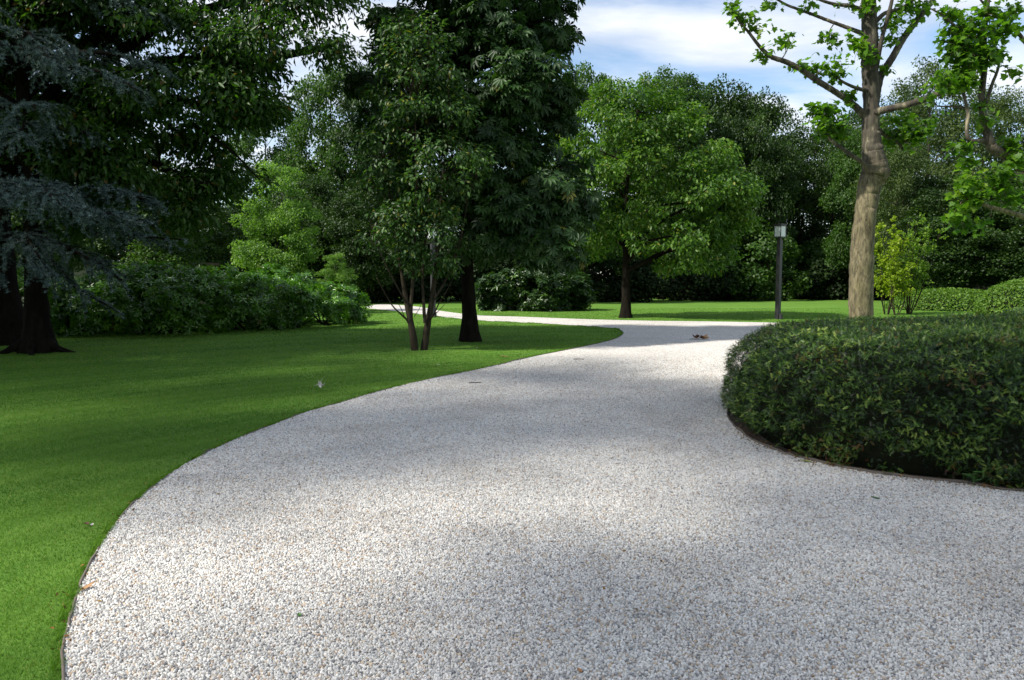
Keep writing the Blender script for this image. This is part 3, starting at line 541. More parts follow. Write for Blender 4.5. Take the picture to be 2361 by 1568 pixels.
# big oak on the left, crown spreading over the top left of the view
c = gnd(12, 793); cx, cy = c[0], c[1]
om = [(-4.4, 17, 6.3, 1.1, 1.2, 1.1), (-5.7, 16.9, 6.3, 1.4, 1.4, .9), (-7.6, 17.6, 7.2, 2.2, 1.8, 1.2), (-5.6, 17.8, 9.6, 1.9, 1.8, 1.6), (-9.5, 17.5, 9.0, 3.4, 2.5, 2.6), (-6.3, 17.2, 8.6, 2.4, 2.2, 2.1), (-11.5, 18, 6.0, 3.0, 2.2, 2.4), (-8.2, 17.0, 5.9, 2.3, 1.9, 1.6), (-4.9, 17.0, 7.6, 1.4, 1.5, 1.5), (-6.2, 16.8, 5.2, 1.5, 1.5, 1.2), (-8.8, 16.2, 3.8, 1.7, 1.6, 1.4), (-6.9, 17, 3.6, 1.0, 1.3, .95), (-10.8, 17.8, 11.6, 3.2, 2.4, 2.2), (-6.6, 18, 11, 2.4, 2, 1.8), (-14, 17, 8, 3, 3, 4)]
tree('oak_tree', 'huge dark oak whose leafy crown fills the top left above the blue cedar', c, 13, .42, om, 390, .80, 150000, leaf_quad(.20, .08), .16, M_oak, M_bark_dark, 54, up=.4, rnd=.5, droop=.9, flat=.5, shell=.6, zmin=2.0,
     extra=[smooth_path([(cx+.1, cy, 4.0), (-9.6, 17.5, 6.2), (-7.7, 17.0, 7.4), (-6.1, 16.9, 8.3)], 18, .16, .03), smooth_path([(cx+.1, cy, 3.2), (-9.6, 17.2, 4.9), (-7.9, 16.9, 5.6), (-6.8, 16.8, 6.3)], 18, .14, .03), smooth_path([(-8.6, 17, 5.3), (-7.2, 16.8, 5.0), (-6.0, 16.6, 4.3), (-5.3, 16.6, 3.6)], 14, .06, .012), smooth_path([(-9, 17.4, 6.4), (-8.0, 17.1, 7.0), (-6.5, 17, 7.2), (-5.3, 17, 7.9)], 14, .07, .012)])

# blue cedar
c = gnd(88, 812); cx, cy = c[0], c[1]; r_ = np.random.default_rng(55)
CP = []; CT = []
def cedar_limb(pts, r0, width, sag=.5, dens=1.0):
    """limb, its side shoots in a flat drooping plate, and tufts of needles along them"""
    P_, q = smooth_path(pts, 30, r0, .008); CP.append((P_, q)); Ln = np.linalg.norm(P_[-1]-P_[0]); m = int(23*dens*Ln/3)
    for j in range(m):
        f = r_.uniform(.12, .98); i = f*29; i0 = int(i); a_ = P_[i0]+(P_[min(i0+1, 29)]-P_[i0])*(i-i0); d = nrm(P_[min(i0+1, 29)]-P_[max(i0-1, 0)]); sd = np.cross(d, [0, 0, 1.])*(1 if j % 2 else -1)
        ln = width*(1.05-f*.75)*r_.uniform(.5, 1.15); dd = nrm(d*.75+sd*r_.uniform(.15, .9)+[0, 0, r_.uniform(-.3, .12)])
        e = a_+dd*ln+[0, 0, -sag*ln*r_.uniform(.2, .9)]; S_, qs = smooth_path([a_, a_+dd*ln*.55, e], 7, .010, .003); CP.append((S_, qs))
        for g_ in range(3):
            b0 = S_[r_.integers(2, 6)]; e2 = b0+nrm(dd+r_.normal(size=3)*.6+[0, 0, -.35])*ln*r_.uniform(.18, .42); S2, q2 = smooth_path([b0, (b0+e2)/2, e2], 4, .005, .002); CP.append((S2, q2))
            for u in np.linspace(0, 1, max(3, int(np.linalg.norm(e2-b0)/.04))): CT.append((b0+(e2-b0)*u, nrm(e2-b0)))
        for u in np.linspace(.05, 1, max(4, int(ln/.035))):
            x = u*6; i1 = min(int(x), 5); CT.append((S_[i1]+(S_[i1+1]-S_[i1])*(x-i1), nrm(S_[i1+1]-S_[i1])))
trk = [(cx, cy, -.1), (cx+.02, cy, 1.5), (cx+.0, cy, 4), (cx-.1, cy, 7.5), (cx-.1, cy, 11)]
def limb_px(z0, pix, r0=.09, width=1.2, **k): cedar_limb([(cx, cy, z0)]+[at(*q) for q in pix], r0, width, **k)
# side to the right as it shows in the view; levels from low to high
limb_px(2.9, [(200, 500, 15.8), (300, 540, 15.3), (432, 553, 15.0)], .06, 1.0, dens=1.1)
limb_px(3.3, [(150, 430, 15.8), (250, 435, 15.3), (340, 460, 14.9)], .07, 1.5, dens=1.5)
limb_px(3.0, [(160, 480, 15), (260, 495, 14.3), (330, 512, 14)], .06, 1.4, dens=1.4)
limb_px(2.5, [(150, 570, 15.6), (210, 600, 15.3), (285, 650, 15)], .05, 1.2, dens=1.2)
limb_px(2.2, [(130, 610, 15.6), (170, 660, 15.3), (262, 712, 15)], .05, 1.0, dens=1.1)
limb_px(4.4, [(120, 285, 15.6), (165, 288, 15.2), (215, 320, 14.9)], .07, 1.1, dens=1.2)
limb_px(5.7, [(150, 125, 15.6), (260, 125, 15.3), (372, 158, 15.1)], .08, 1.5, dens=1.4)
limb_px(5.4, [(120, 160, 15), (230, 165, 14.6), (330, 215, 14.4)], .07, 1.3, dens=1.1)
limb_px(3.2, [(60, 430, 14.5), (20, 440, 13.3), (-40, 470, 12.6)], .07, 1.5, dens=1.4)
limb_px(3.1, [(90, 430, 14.6), (110, 445, 13.2), (150, 480, 12.6)], .07, 1.5, dens=1.5)
limb_px(2.6, [(60, 540, 15), (70, 560, 14.2), (120, 640, 13.6)], .06, 1.2, dens=1.3)
limb_px(2.4, [(30, 560, 15), (0, 590, 14.3), (-30, 650, 13.8)], .06, 1.3, dens=1.3)
limb_px(4.4, [(60, 285, 14.8), (50, 300, 14.0), (20, 330, 13.6)], .07, 1.4, dens=1.3)
limb_px(5.6, [(60, 80, 15), (90, 110, 14.2), (140, 160, 13.8)], .07, 1.4, dens=1.2)
for k_ in range(16):
    a_ = r_.uniform(1.8, 5.4); z0 = r_.uniform(2.6, 9.5); ln = (5.2-.35*z0)*r_.uniform(.8, 1.1); d = np.array([math.cos(a_), math.sin(a_), 0])
    b0 = np.array([cx, cy, z0]); cedar_limb([b0, b0+d*ln*.4+[0, 0, .35], b0+d*ln*.75+[0, 0, .25], b0+d*ln], .08, 1.3, dens=.7)
for k_ in range(10):
    a_ = r_.uniform(-1.5, 1.5); z0 = r_.uniform(6.5, 10.5); ln = (5.2-.4*z0)*.9+1; d = np.array([math.cos(a_), math.sin(a_), 0])
    b0 = np.array([cx, cy, z0]); cedar_limb([b0, b0+d*ln*.4+[0, 0, .35], b0+d*ln*.75+[0, 0, .25], b0+d*ln], .07, 1.2, dens=.7)
root = empty('blue_cedar', c, 'blue-grey cedar with flat drooping needle sprays and a thick dark trunk at the left edge', 'tree')
T_, q_ = smooth_path(trk, 30, .29, .06, 0, None, .7); zc = T_[:, 2]; q_ = q_*(1+.5*np.exp(-np.clip(zc, 0, 9)/.35))
roots = [smooth_path([(cx+.2*math.cos(a_), cy+.2*math.sin(a_), .25), (cx+.5*math.cos(a_), cy+.5*math.sin(a_), .08), (cx+.85*math.cos(a_+.2), cy+.85*math.sin(a_+.2), -.03)], 8, .11, .02) for a_ in (-.2, -1.3, -2.5, 1.5, 3)]
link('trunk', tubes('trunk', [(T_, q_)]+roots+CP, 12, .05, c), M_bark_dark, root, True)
pp = np.array([x[0] for x in CT]); dd_ = np.array([x[1] for x in CT]); n = len(pp); print('cedar tufts', n)
z = nrm(r_.normal(size=(n, 3))*.45+[0, 0, 1.0]); t = np.clip(r_.beta(2.2, 2.4, n), 0, 1)
link('crown', replicate('crown', tuft(6, .13), pp+r_.normal(size=(n, 3))*.008, frames(z, dd_), .055*r_.uniform(.7, 1.3, n), t, c), M_cedar, root)

# plane trees, limbs read off the photograph at the trees' own distance
def q4(x, y): return (1646.6+.5*x, .5*y)
def plane(name, label, base, D, trunk, limbs_, clus, seed, up_clus):
    r_ = np.random.default_rng(seed); paths = []; base = np.array(base)
    for pts, rad in trunk+limbs_:
        P_ = [at(*q4(x, y), D+dz) for x, y, dz in pts]; rad = np.array(rad)*.5/FPX*D*.5
        P2, q2 = smooth_path(P_, 12*len(P_)-8, rad, 0); paths.append((P2+r_.normal(size=P2.shape)*np.minimum(.006, q2*.03)[:, None], q2))
    nodes = np.concatenate([a_ for a_, _ in paths]); 
    pos = []; nor = []; cid = []; cc = 0
    for (x, y, rx, ry, nl, dz) in clus+up_clus:
        c_ = at(*q4(x, y), D+dz); sx, sz = rx*.5/FPX*D, ry*.5/FPX*D; sy = (sx+sz)*.5
        m = max(3, int(nl/9)); tips = c_+nrm(r_.normal(size=(m, 3)))*(r_.random((m, 1))**.4)*[sx, sy, sz]
        i = int(np.argmin(np.linalg.norm(nodes-c_, axis=1))); a_ = nodes[i]; hub = a_*.35+c_*.65; hub[2] -= .05
        P_, qh = smooth_path([a_, (a_+hub)/2+r_.normal(size=3)*.04, hub], 7, .016, .009); paths.append((P_, qh))
        for tp in tips:
            b0 = P_[r_.integers(2, 7)]; mid = (b0+tp)/2+r_.normal(size=3)*.04; paths.append(smooth_path([b0, mid, tp], 5, .006, .003))
            k_ = 9; s_ = r_.random(k_); pt = b0+(tp-b0)*(s_[:, None]*.75+.3)+r_.normal(size=(k_, 3))*.085; pos.append(pt); nor.append(nrm(r_.normal(size=(k_, 3))*.7+nrm(tp-c_)*.5)); cid += [cc]*k_
        cc += 1
    p = np.concatenate(pos); nn = np.concatenate(nor); n = len(p); root = empty(name, base, label, 'tree', 'plane trees at the right')
    link('trunk', tubes('trunk', paths, 16, .018, base, seed), M_plane, root, True)
    t = np.clip(r_.beta(2.2, 2.2, n)+(r_.normal(size=cc)*.1)[np.array(cid)], 0, .95)
    link('crown', replicate('crown', leaf_lobed(), p, orient(nn, r_, .8, .45, .7), .15*r_.uniform(.55, 1.2, n), t, base), M_plane_leaf, root)
D1 = 20.0
b1 = gnd(1984, 779); b1 = np.array([(1984-PW/2)/FPX*D1*1.003, D1, 0]); zb = PH/1
yb = (HOR+CAMZ/D1*FPX+4)*2
tk1 = [([(672, yb, 0), (677, 1450, 0), (680, 1200, 0), (697, 1000, 0), (717, 860, 0), (742, 795, 0), (732, 710, 0), (722, 600, 0), (722, 450, 0), (718, 300, 0), (718, 150, 0), (712, 0, 0), (706, -250, .1), (690, -500, .2), (700, -800, .2)], [130, 106, 103, 95, 100, 122, 94, 76, 66, 72, 70, 62, 46, 30, 8]),
       ([(745, 800, -.05), (780, 800, -.12), (812, 796, -.18)], [80, 52, 26])]
lm1 = [([(715, 560, 0), (690, 530, 0), (620, 465, -.1), (560, 425, -.2), (480, 375, -.3), (400, 320, -.35), (330, 285, -.4), (260, 260, -.4), (210, 215, -.4), (160, 150, -.4), (125, 110, -.4), (90, 65, -.4)], [50, 34, 28, 26, 26, 24, 22, 20, 15, 12, 10, 6]),
       ([(700, 190, 0), (690, 160, 0), (620, 130, .2), (540, 100, .3), (450, 65, .4), (380, 40, .4), (320, 15, .5), (200, -60, .5)], [30, 22, 17, 15, 14, 12, 11, 6]),
       ([(700, 60, 0), (640, 30, -.2), (560, 20, -.3), (480, -5, -.4), (380, -60, -.5)], [22, 16, 14, 12, 7]),
       ([(735, 520, 0), (748, 440, 0), (768, 350, .1), (820, 270, .2), (870, 180, .3), (930, 100, .4), (970, 50, .5), (1020, -20, .6), (1100, -200, .7), (1150, -400, .8)], [40, 36, 34, 32, 30, 28, 26, 24, 18, 8]),
       ([(735, 420, 0), (748, 320, -.1), (765, 220, -.2), (780, 150, -.2), (800, 80, -.3), (820, 0, -.3), (850, -180, -.3)], [24, 20, 19, 18, 17, 15, 8]),
       ([(745, 100, 0), (790, 60, .1), (860, 40, .2), (930, -10, .3), (1010, -110, .3)], [22, 18, 15, 12, 7]),
       ([(705, 420, -.1), (640, 400, -.3), (590, 375, -.4), (560, 350, -.4)], [20, 14, 11, 7]),
       ([(715, 790, -.1), (685, 752, -.25), (640, 720, -.4), (590, 685, -.5), (540, 645, -.6), (510, 595, -.6), (500, 560, -.6)], [24, 19, 17, 16, 15, 11, 7]),
       ([(735, 520, -.1), (765, 512, -.2), (830, 497, -.4), (900, 480, -.6), (980, 455, -.8), (1040, 428, -1), (1090, 400, -1.1), (1130, 360, -1.2), (1160, 300, -1.2)], [40, 34, 30, 28, 26, 24, 22, 16, 8]),
       ([(745, 590, .1), (765, 605, .2), (800, 632, .3), (850, 660, .4), (872, 695, .4)], [26, 20, 18, 15, 8])]
cl1 = [(130, 85, 80, 75, 90, -.4), (70, 20, 50, 40, 45, -.4), (235, 230, 65, 45, 50, -.4), (340, 170, 50, 40, 45, -.3), (215, 110, 50, 60, 40, -.4), (520, 195, 60, 55, 70, 0), (490, 300, 85, 50, 90, -.3), (580, 330, 80, 60, 90, -.3), (640, 230, 60, 70, 110, -.3), (500, 500, 85, 50, 130, -.5), (545, 590, 90, 75, 170, -.5), (470, 560, 60, 50, 60, -.5), (610, 610, 60, 50, 60, -.4), (640, 440, 45, 40, 45, -.2), (850, 110, 75, 60, 100, .1), (820, 170, 50, 30, 40, .1), (920, 30, 110, 45, 130, .2), (430, 10, 60, 25, 30, .2), (600, 5, 90, 25, 40, -.2), (720, 15, 50, 35, 40, -.4), (700, 250, 50, 45, 50, -.4), (870, 560, 110, 75, 190, .3), (830, 640, 70, 50, 80, .4), (940, 620, 90, 65, 130, .2), (790, 310, 25, 20, 12, 0), (1000, 560, 60, 50, 60, 0), (390, 300, 40, 25, 22, -.3), (230, 20, 80, 30, 40, .4)]
up1 = [(300, -150, 200, 90, 160, 0), (600, -200, 200, 120, 240, 0), (900, -250, 220, 150, 300, 0), (700, -450, 260, 150, 350, 0), (1100, -250, 150, 120, 160, 0), (700, -700, 180, 120, 200, 0)]
plane('plane_tree', 'plane tree with thick tan trunk, knobbly bulge and open branches, behind yew hedge', b1, D1, tk1, lm1, cl1, 61, up1)
D2 = 18.0; yb2 = (HOR+CAMZ/D2*FPX+4)*2
bx2 = (1646.6+.5*1515-PW/2)/FPX*D2
tk2 = [([(1515, yb2, 0), (1518, 1400, 0), (1508, 1100, 0), (1505, 900, 0), (1492, 800, 0), (1490, 700, .2), (1500, 500, .4), (1490, 200, .4), (1510, -200, .4)], [120, 100, 90, 85, 85, 60, 48, 36, 14])]
lm2 = [([(1500, 850, 0), (1450, 800, 0), (1400, 757, -.1), (1340, 712, -.1), (1285, 682, -.15), (1262, 620, -.2), (1242, 540, -.2), (1236, 480, -.2), (1232, 420, -.2), (1240, 350, -.2), (1246, 240, -.2), (1252, 120, -.2), (1265, 0, -.2), (1280, -200, -.2)], [62, 52, 48, 46, 46, 38, 32, 28, 24, 20, 18, 16, 14, 7]),
       ([(1262, 660, -.15), (1240, 648, -.2), (1200, 652, -.4), (1172, 640, -.5), (1165, 590, -.5), (1170, 520, -.5), (1157, 460, -.5), (1150, 410, -.5), (1165, 370, -.5)], [26, 24, 21, 19, 17, 15, 13, 11, 7]),
       ([(1235, 500, -.2), (1180, 500, -.1), (1120, 493, 0), (1030, 490, .1)], [14, 11, 10, 6]),
       ([(1245, 520, -.2), (1262, 450, -.3), (1285, 380, -.3), (1308, 320, -.3), (1322, 250, -.3)], [18, 16, 14, 12, 7]),
       ([(1238, 440, -.2), (1246, 380, -.3), (1254, 320, -.4), (1262, 240, -.4)], [17, 15, 12, 7]),
       ([(1475, 1020, 0), (1428, 1000, -.2), (1380, 985, -.3), (1300, 963, -.4), (1240, 943, -.5), (1205, 917, -.6), (1165, 918, -.6), (1138, 935, -.6)], [36, 26, 24, 20, 16, 11, 9, 6]),
       ([(1475, 830, 0), (1428, 808, -.2), (1390, 805, -.3), (1352, 822, -.4)], [34, 24, 20, 14]),
       ([(1500, 300, .4), (1400, 150, .2), (1280, 60, .1), (1200, -40, 0)], [20, 16, 12, 7]),
       ([(1250, 200, -.2), (1180, 150, -.3), (1110, 118, -.4), (1055, 72, -.4), (1000, 40, -.4)], [13, 12, 11, 10, 6])]
cl2 = [(1180, 140, 120, 90, 420, -.3), (1120, 240, 95, 80, 330, -.3), (1230, 260, 85, 70, 290, -.3), (1160, 310, 90, 50, 160, -.3), (1100, 60, 80, 45, 80, -.3), (1340, 130, 60, 80, 110, -.2), (1240, 50, 80, 50, 110, -.2), (1050, 375, 80, 45, 110, -.4), (1140, 370, 80, 45, 110, -.4), (1300, 230, 50, 50, 60, -.2), (1400, 20, 50, 40, 45, .2), (1405, 350, 18, 20, 10, -.2), (1390, 130, 25, 40, 14, 0), (1180, 850, 90, 80, 210, -.5), (1300, 830, 100, 70, 190, -.3), (1110, 990, 45, 50, 90, -.6), (1190, 900, 100, 70, 170, -.6), (1150, 1050, 70, 40, 60, -.5), (1380, 650, 60, 45, 70, -.2), (1400, 720, 55, 50, 80, -.3), (1120, 690, 60, 35, 55, -.4), (1200, 760, 60, 35, 45, -.4), (1250, 1030, 50, 35, 35, -.4), (1230, 560, 45, 35, 35, -.4), (1360, 900, 70, 50, 80, -.3), (1230, 490, 40, 30, 22, -.3), (1000, 430, 40, 30, 25, 0)]
up2 = [(1250, -150, 160, 90, 180, 0), (1450, -250, 200, 120, 220, 0), (1600, 300, 180, 150, 250, 0), (1650, 700, 150, 150, 200, 0)]
plane('plane_tree', 'plane tree whose crooked pinkish branches reach in from the right edge of the view', (bx2, D2, 0), D2, tk2, lm2, cl2, 62, up2)

# trees that stand beside the camera, out of view, and shade the front of the lawn and drive
OFF = [(-18.3, 0.2, 20.5, [(-16.3, 1.2, 18.0, 4.2, 3.6, 2.2), (-19.3, 3.7, 18.0, 3.6, 3.4, 2.2), (-19.8, -0.2, 19.0, 3.0, 2.6, 2.0), (-15.3, 4.8, 18.0, 3.0, 3.0, 1.7)], 71, 6800), (-12.3, -6.3, 19.5, [(-10.6, -1.3, 17.5, 3.8, 3.2, 1.9), (-8.8, 1.8, 17.3, 3.2, 2.8, 1.5), (-12.3, -5.0, 18.5, 3.6, 2.8, 1.8), (-12.1, 2.2, 17.5, 2.8, 2.6, 1.6), (-6.4, -1.0, 17.5, 2.2, 2.4, 1.3), (-7.3, -4.0, 17.9, 3.2, 2.8, 1.6), (-15.1, -4.2, 18.5, 2.4, 2.2, 1.6)], 72, 9500), (-24.8, 5.2, 20.5, [(-24.3, 5.7, 18.0, 4.0, 4.2, 2.6), (-21.3, 8.2, 18.3, 3.4, 3.2, 2.2), (-26.8, 2.2, 18.5, 3, 3, 2), (-22.8, 7.2, 14.5, 3, 3, 2)], 73, 8500)]
for (x, y, h, lb, sd, nl_) in OFF:
    tree('shade_tree', 'leafy tree on the lawn at the left, %s' % ({71: 'nearest the left lawn edge', 72: 'closest behind the viewer', 73: 'farthest out, towards the cedar'}[sd]), (x, y), h, .3, lb, 420, .80, int(nl_*1.0), leaf_quad(.36), .30, M_wood_b, M_bark_dark, sd, group='shade trees beside the viewer', shell=.95)

# ------------------------------------------------------------------ shrubs on the lawn
def bush(name, label, lobes, nsub, rsub, n, tmpl, size, mat, seed, cat='shrub', group=None, up=.6, rnd=.4, droop=.0, flat=.8, core=True, shell=.25, zmin=.08, stems=True):
    r_ = np.random.default_rng(seed); L_ = np.array(lobes, float); og = np.array([L_[:, 0].mean(), L_[:, 1].mean(), 0]); root = empty(name, og, label, cat, group)
    p, nn, sp, sn, k = clumps(lobes, nsub, rsub, n, r_, flat, shell, zmin)
    t = np.clip(r_.beta(2.2, 2.4, len(p))+(r_.normal(size=len(sp))*.12)[k], 0, .95); t[r_.random(len(p)) < .008] = 1
    link('foliage', replicate('foliage', tmpl, p, orient(nn, r_, up, rnd, droop), size*r_.uniform(.65, 1.25, len(p)), t, og), mat, root)
    if stems:
        pt = []
        for lb in lobes:
            for q in range(5):
                b0 = np.array([lb[0]+r_.normal()*.25*lb[3], lb[1]+r_.normal()*.25*lb[4], -.02]); e = np.array(lb[:3])+nrm(r_.normal(size=3)+[0, 0, .6])*np.array(lb[3:])*.85; e[2] = max(e[2], .3)
                pt.append(smooth_path([b0, (b0+e)/2+r_.normal(size=3)*.1, e], 8, .035, .01))
        link('stems', tubes('stems', pt, 5, 0, og), M_bark_dark, root)
    return root
rl = [(a, b, c-.12, d, e, f-.25) for a, b, c, d, e, f in [(-11.6, 21.6, .85, 1.6, 1.5, 1.0), (-10.1, 22.0, 1.0, 1.5, 1.6, 1.05), (-8.8, 23.0, .9, 1.4, 1.5, 1.05), (-9.3, 21.6, .75, 1.3, 1.2, .95), (-7.5, 24.0, .9, 1.5, 1.6, 1.0), (-6.3, 25.5, .75, 1.25, 1.5, .9), (-7.9, 26, 1.0, 1.5, 1.5, 1.0), (-13.5, 21.4, .9, 1.6, 1.5, 1.0), (-7.0, 24.2, .6, 1.2, 1.2, .8), (-8.2, 22.9, .6, 1.2, 1.2, .8), (-12, 20.9, .6, 1.2, 1.0, .75), (-5.75, 26.4, .55, .85, 1.0, .7)]]
bush('rhododendron_hedge', 'long glossy dark green rhododendron bank along the back of the left lawn', rl, 330, .42, 15000, leaf_whorl(7, .17), .15, M_rhodo, 81, 'hedge')
bush('laurel_shrub', 'dense glossy laurel shrub standing on the grass behind the chestnut trunk', [(-.35, 36.0, .85, 1.3, 1.2, .95), (1.2, 35.6, .9, 1.5, 1.2, 1.0), (2.5, 35.9, .75, 1.0, 1.1, .85), (-1.2, 36.3, .6, .8, .8, .65)], 110, .42, 6000, leaf_whorl(6, .22), .19, M_laurel, 82)
def sparse(name, label, px, py, D, stems_, H, spread, nleaf, size, mat, seed, lean=0.0):
    r_ = np.random.default_rng(seed); b = at(px, py, D); b[2] = 0; paths = []; lp = []; ld = []
    for i in range(stems_):
        a = r_.uniform(0, 6.28); rr2 = spread*r_.uniform(.25, 1)**.7; h = H*r_.uniform(.72, 1); top = b+[math.cos(a)*rr2+lean*r_.uniform(.1, 1.1), math.sin(a)*rr2, h]
        s0 = b+[math.cos(a)*.08, math.sin(a)*.08, -.02]; P_, q = smooth_path([s0, s0+(top-s0)*.3+[math.cos(a)*.1, 0, .05], s0+(top-s0)*.65+r_.normal(size=3)*.06, top], 16, .018, .004); paths.append((P_, q))
        for j in range(13):
            i0 = r_.integers(5, 16); ln = r_.uniform(.2, .62)*(1.2-i0/20); e = P_[i0]+nrm(r_.normal(size=3)*[1, 1, .4]+[0, 0, .75])*ln; S_, q2 = smooth_path([P_[i0], (P_[i0]+e)/2+r_.normal(size=3)*.02, e], 5, .005, .002); paths.append((S_, q2))
            m = max(2, int(nleaf/stems_/13)); u = r_.random(m)**.8; lp.append(P_[i0]+(e-P_[i0])*u[:, None]+r_.normal(size=(m, 3))*.035); ld.append(np.repeat(nrm(e-P_[i0])[None], m, 0))
    p = np.concatenate(lp); d = np.concatenate(ld); n = len(p); root = empty(name, b, label, 'shrub', 'thin shrubs beyond the hedge')
    link('stems', tubes('stems', paths, 5, 0, b), M_bark_brown, root, True)
    link('foliage', replicate('foliage', leaf_quad(.42), p, orient(d, r_, .4, .7, .2), size*r_.uniform(.6, 1.2, n), np.clip(r_.beta(2.2, 2, n), 0, 1), b), mat, root)
sparse('thin_shrub', 'thin yellow-green shrub, brightest of the three, just right of the thick plane trunk', 2044, 720, 32, 10, 3.95, .62, 3300, .105, M_yellow, 91)
sparse('thin_shrub', 'short slender yellow-green shrub, middle one of the three beyond the hedge', 2067, 720, 31.5, 8, 2.7, .5, 1500, .10, M_yellow, 92)
sparse('thin_shrub', 'dull green open shrub leaning right with bare twigs, rightmost of the three', 2096, 720, 32.5, 15, 4.0, .85, 3300, .095, M_shrub2, 93, lean=.85)

# ------------------------------------------------------------------ background trees: four kinds, then copies
PROT = {}
def proto(kind, mat, bark, seed, main, nsub, rsub, nl, size, H, tr, tmpl=None, **k):
    o = tree('woodland_tree', 'x', (0, 0), H, tr, main, nsub, rsub, nl, tmpl or leaf_quad(.42), size, mat, bark, seed, **k); PROT[kind] = (o, False)
S_ = [(0, 0, 9.6, 3.0, 3.0, 2.6), (1.8, -.6, 7.6, 2.2, 2.2, 2.0), (-1.9, -.4, 7.4, 2.3, 2.2, 2.0), (.2, -1.4, 5.4, 2.6, 2.0, 2.0), (2.0, 0, 4.6, 1.9, 2.0, 1.7), (-2.1, 0, 4.4, 1.9, 2.0, 1.7), (.6, .8, 11.3, 1.5, 1.5, 1.1), (0, -.8, 3.0, 2.2, 2.0, 1.4)]
proto('dense', M_wood_a, M_bark_dark, 101, S_, 230, .80, 34000, .18, 11, .24)
proto('mid', M_wood_b, M_bark_dark, 102, [(x*1.05+.2*math.sin(i*2), y, z+.3*math.cos(i*3), a*.95, b, c) for i, (x, y, z, a, b, c) in enumerate(S_)], 220, .80, 34000, .175, 11, .22)
proto('grey', M_wood_c, M_bark_grey, 103, [(.2, 0, 9.9, 2.6, 2.6, 2.0), (2.1, -.5, 8.0, 1.8, 2.0, 1.7), (-1.8, -.6, 8.3, 1.9, 2.0, 1.8), (.4, -1.2, 6.2, 2.1, 1.8, 1.6), (2.5, 0, 5.4, 1.6, 1.8, 1.4), (-2.4, .2, 5.8, 1.6, 1.8, 1.5), (-.8, -.6, 3.8, 2.0, 1.8, 1.4), (1.6, -.2, 3.2, 1.6, 1.8, 1.1), (.6, .5, 11.5, 1.4, 1.3, .9)], 230, .66, 30000, .15, 11.4, .24, tmpl=leaf_quad(.3))
proto('open', M_wood_a, M_bark_dark, 104, [(0, 0, 10.0, 2.6, 2.4, 1.7), (1.7, 0, 8.7, 1.9, 1.9, 1.4), (-1.7, 0, 8.5, 1.9, 1.9, 1.4), (.5, 0, 11.3, 1.6, 1.5, 1.0), (-.9, 0, 6.9, 1.3, 1.3, .9), (1.4, .4, 6.6, 1.2, 1.2, .8), (.2, -.3, 4.9, 1.9, 1.3, .9), (-1.6, .5, 3.6, 1.3, 1.2, .9), (1.7, .5, 3.4, 1.3, 1.2, .9)], 150, .66, 12000, .17, 10.5, .17, split=.35,
      extra=[smooth_path([(1.4, .4, -.1), (1.5, .4, 3.5), (1.25, .3, 7), (1.8, .2, 9.5)], 16, .12, .03), smooth_path([(-1.5, -.3, -.1), (-1.35, -.3, 3.5), (-1.7, -.1, 7), (-1.5, 0, 9.6)], 16, .10, .03), smooth_path([(.5, 1, -.1), (.45, 1, 4), (.8, .8, 9)], 14, .07, .02)])
proto('light', M_light, M_bark_grey, 105, [(0, 0, 9.3, 1.9, 1.9, 2.2), (1.4, 0, 7.0, 1.9, 1.9, 1.9), (-1.3, -.3, 7.2, 1.9, 1.9, 1.9), (.3, -.8, 4.8, 2.2, 1.9, 1.9), (2.1, 0, 5.3, 1.6, 1.6, 1.3), (-1.9, 0, 4.4, 1.9, 1.7, 1.7), (.4, 0, 2.4, 2.4, 2.0, 1.5)], 170, .74, 26000, .18, 10, .16, tmpl=leaf_quad(.36))
WID = {'dense': 8.6, 'mid': 8.6, 'grey': 8.4, 'open': 8.0, 'light': 8.0}; TOP = {'dense': 12.6, 'mid': 12.6, 'grey': 12.6, 'open': 12.4, 'light': 11.6}
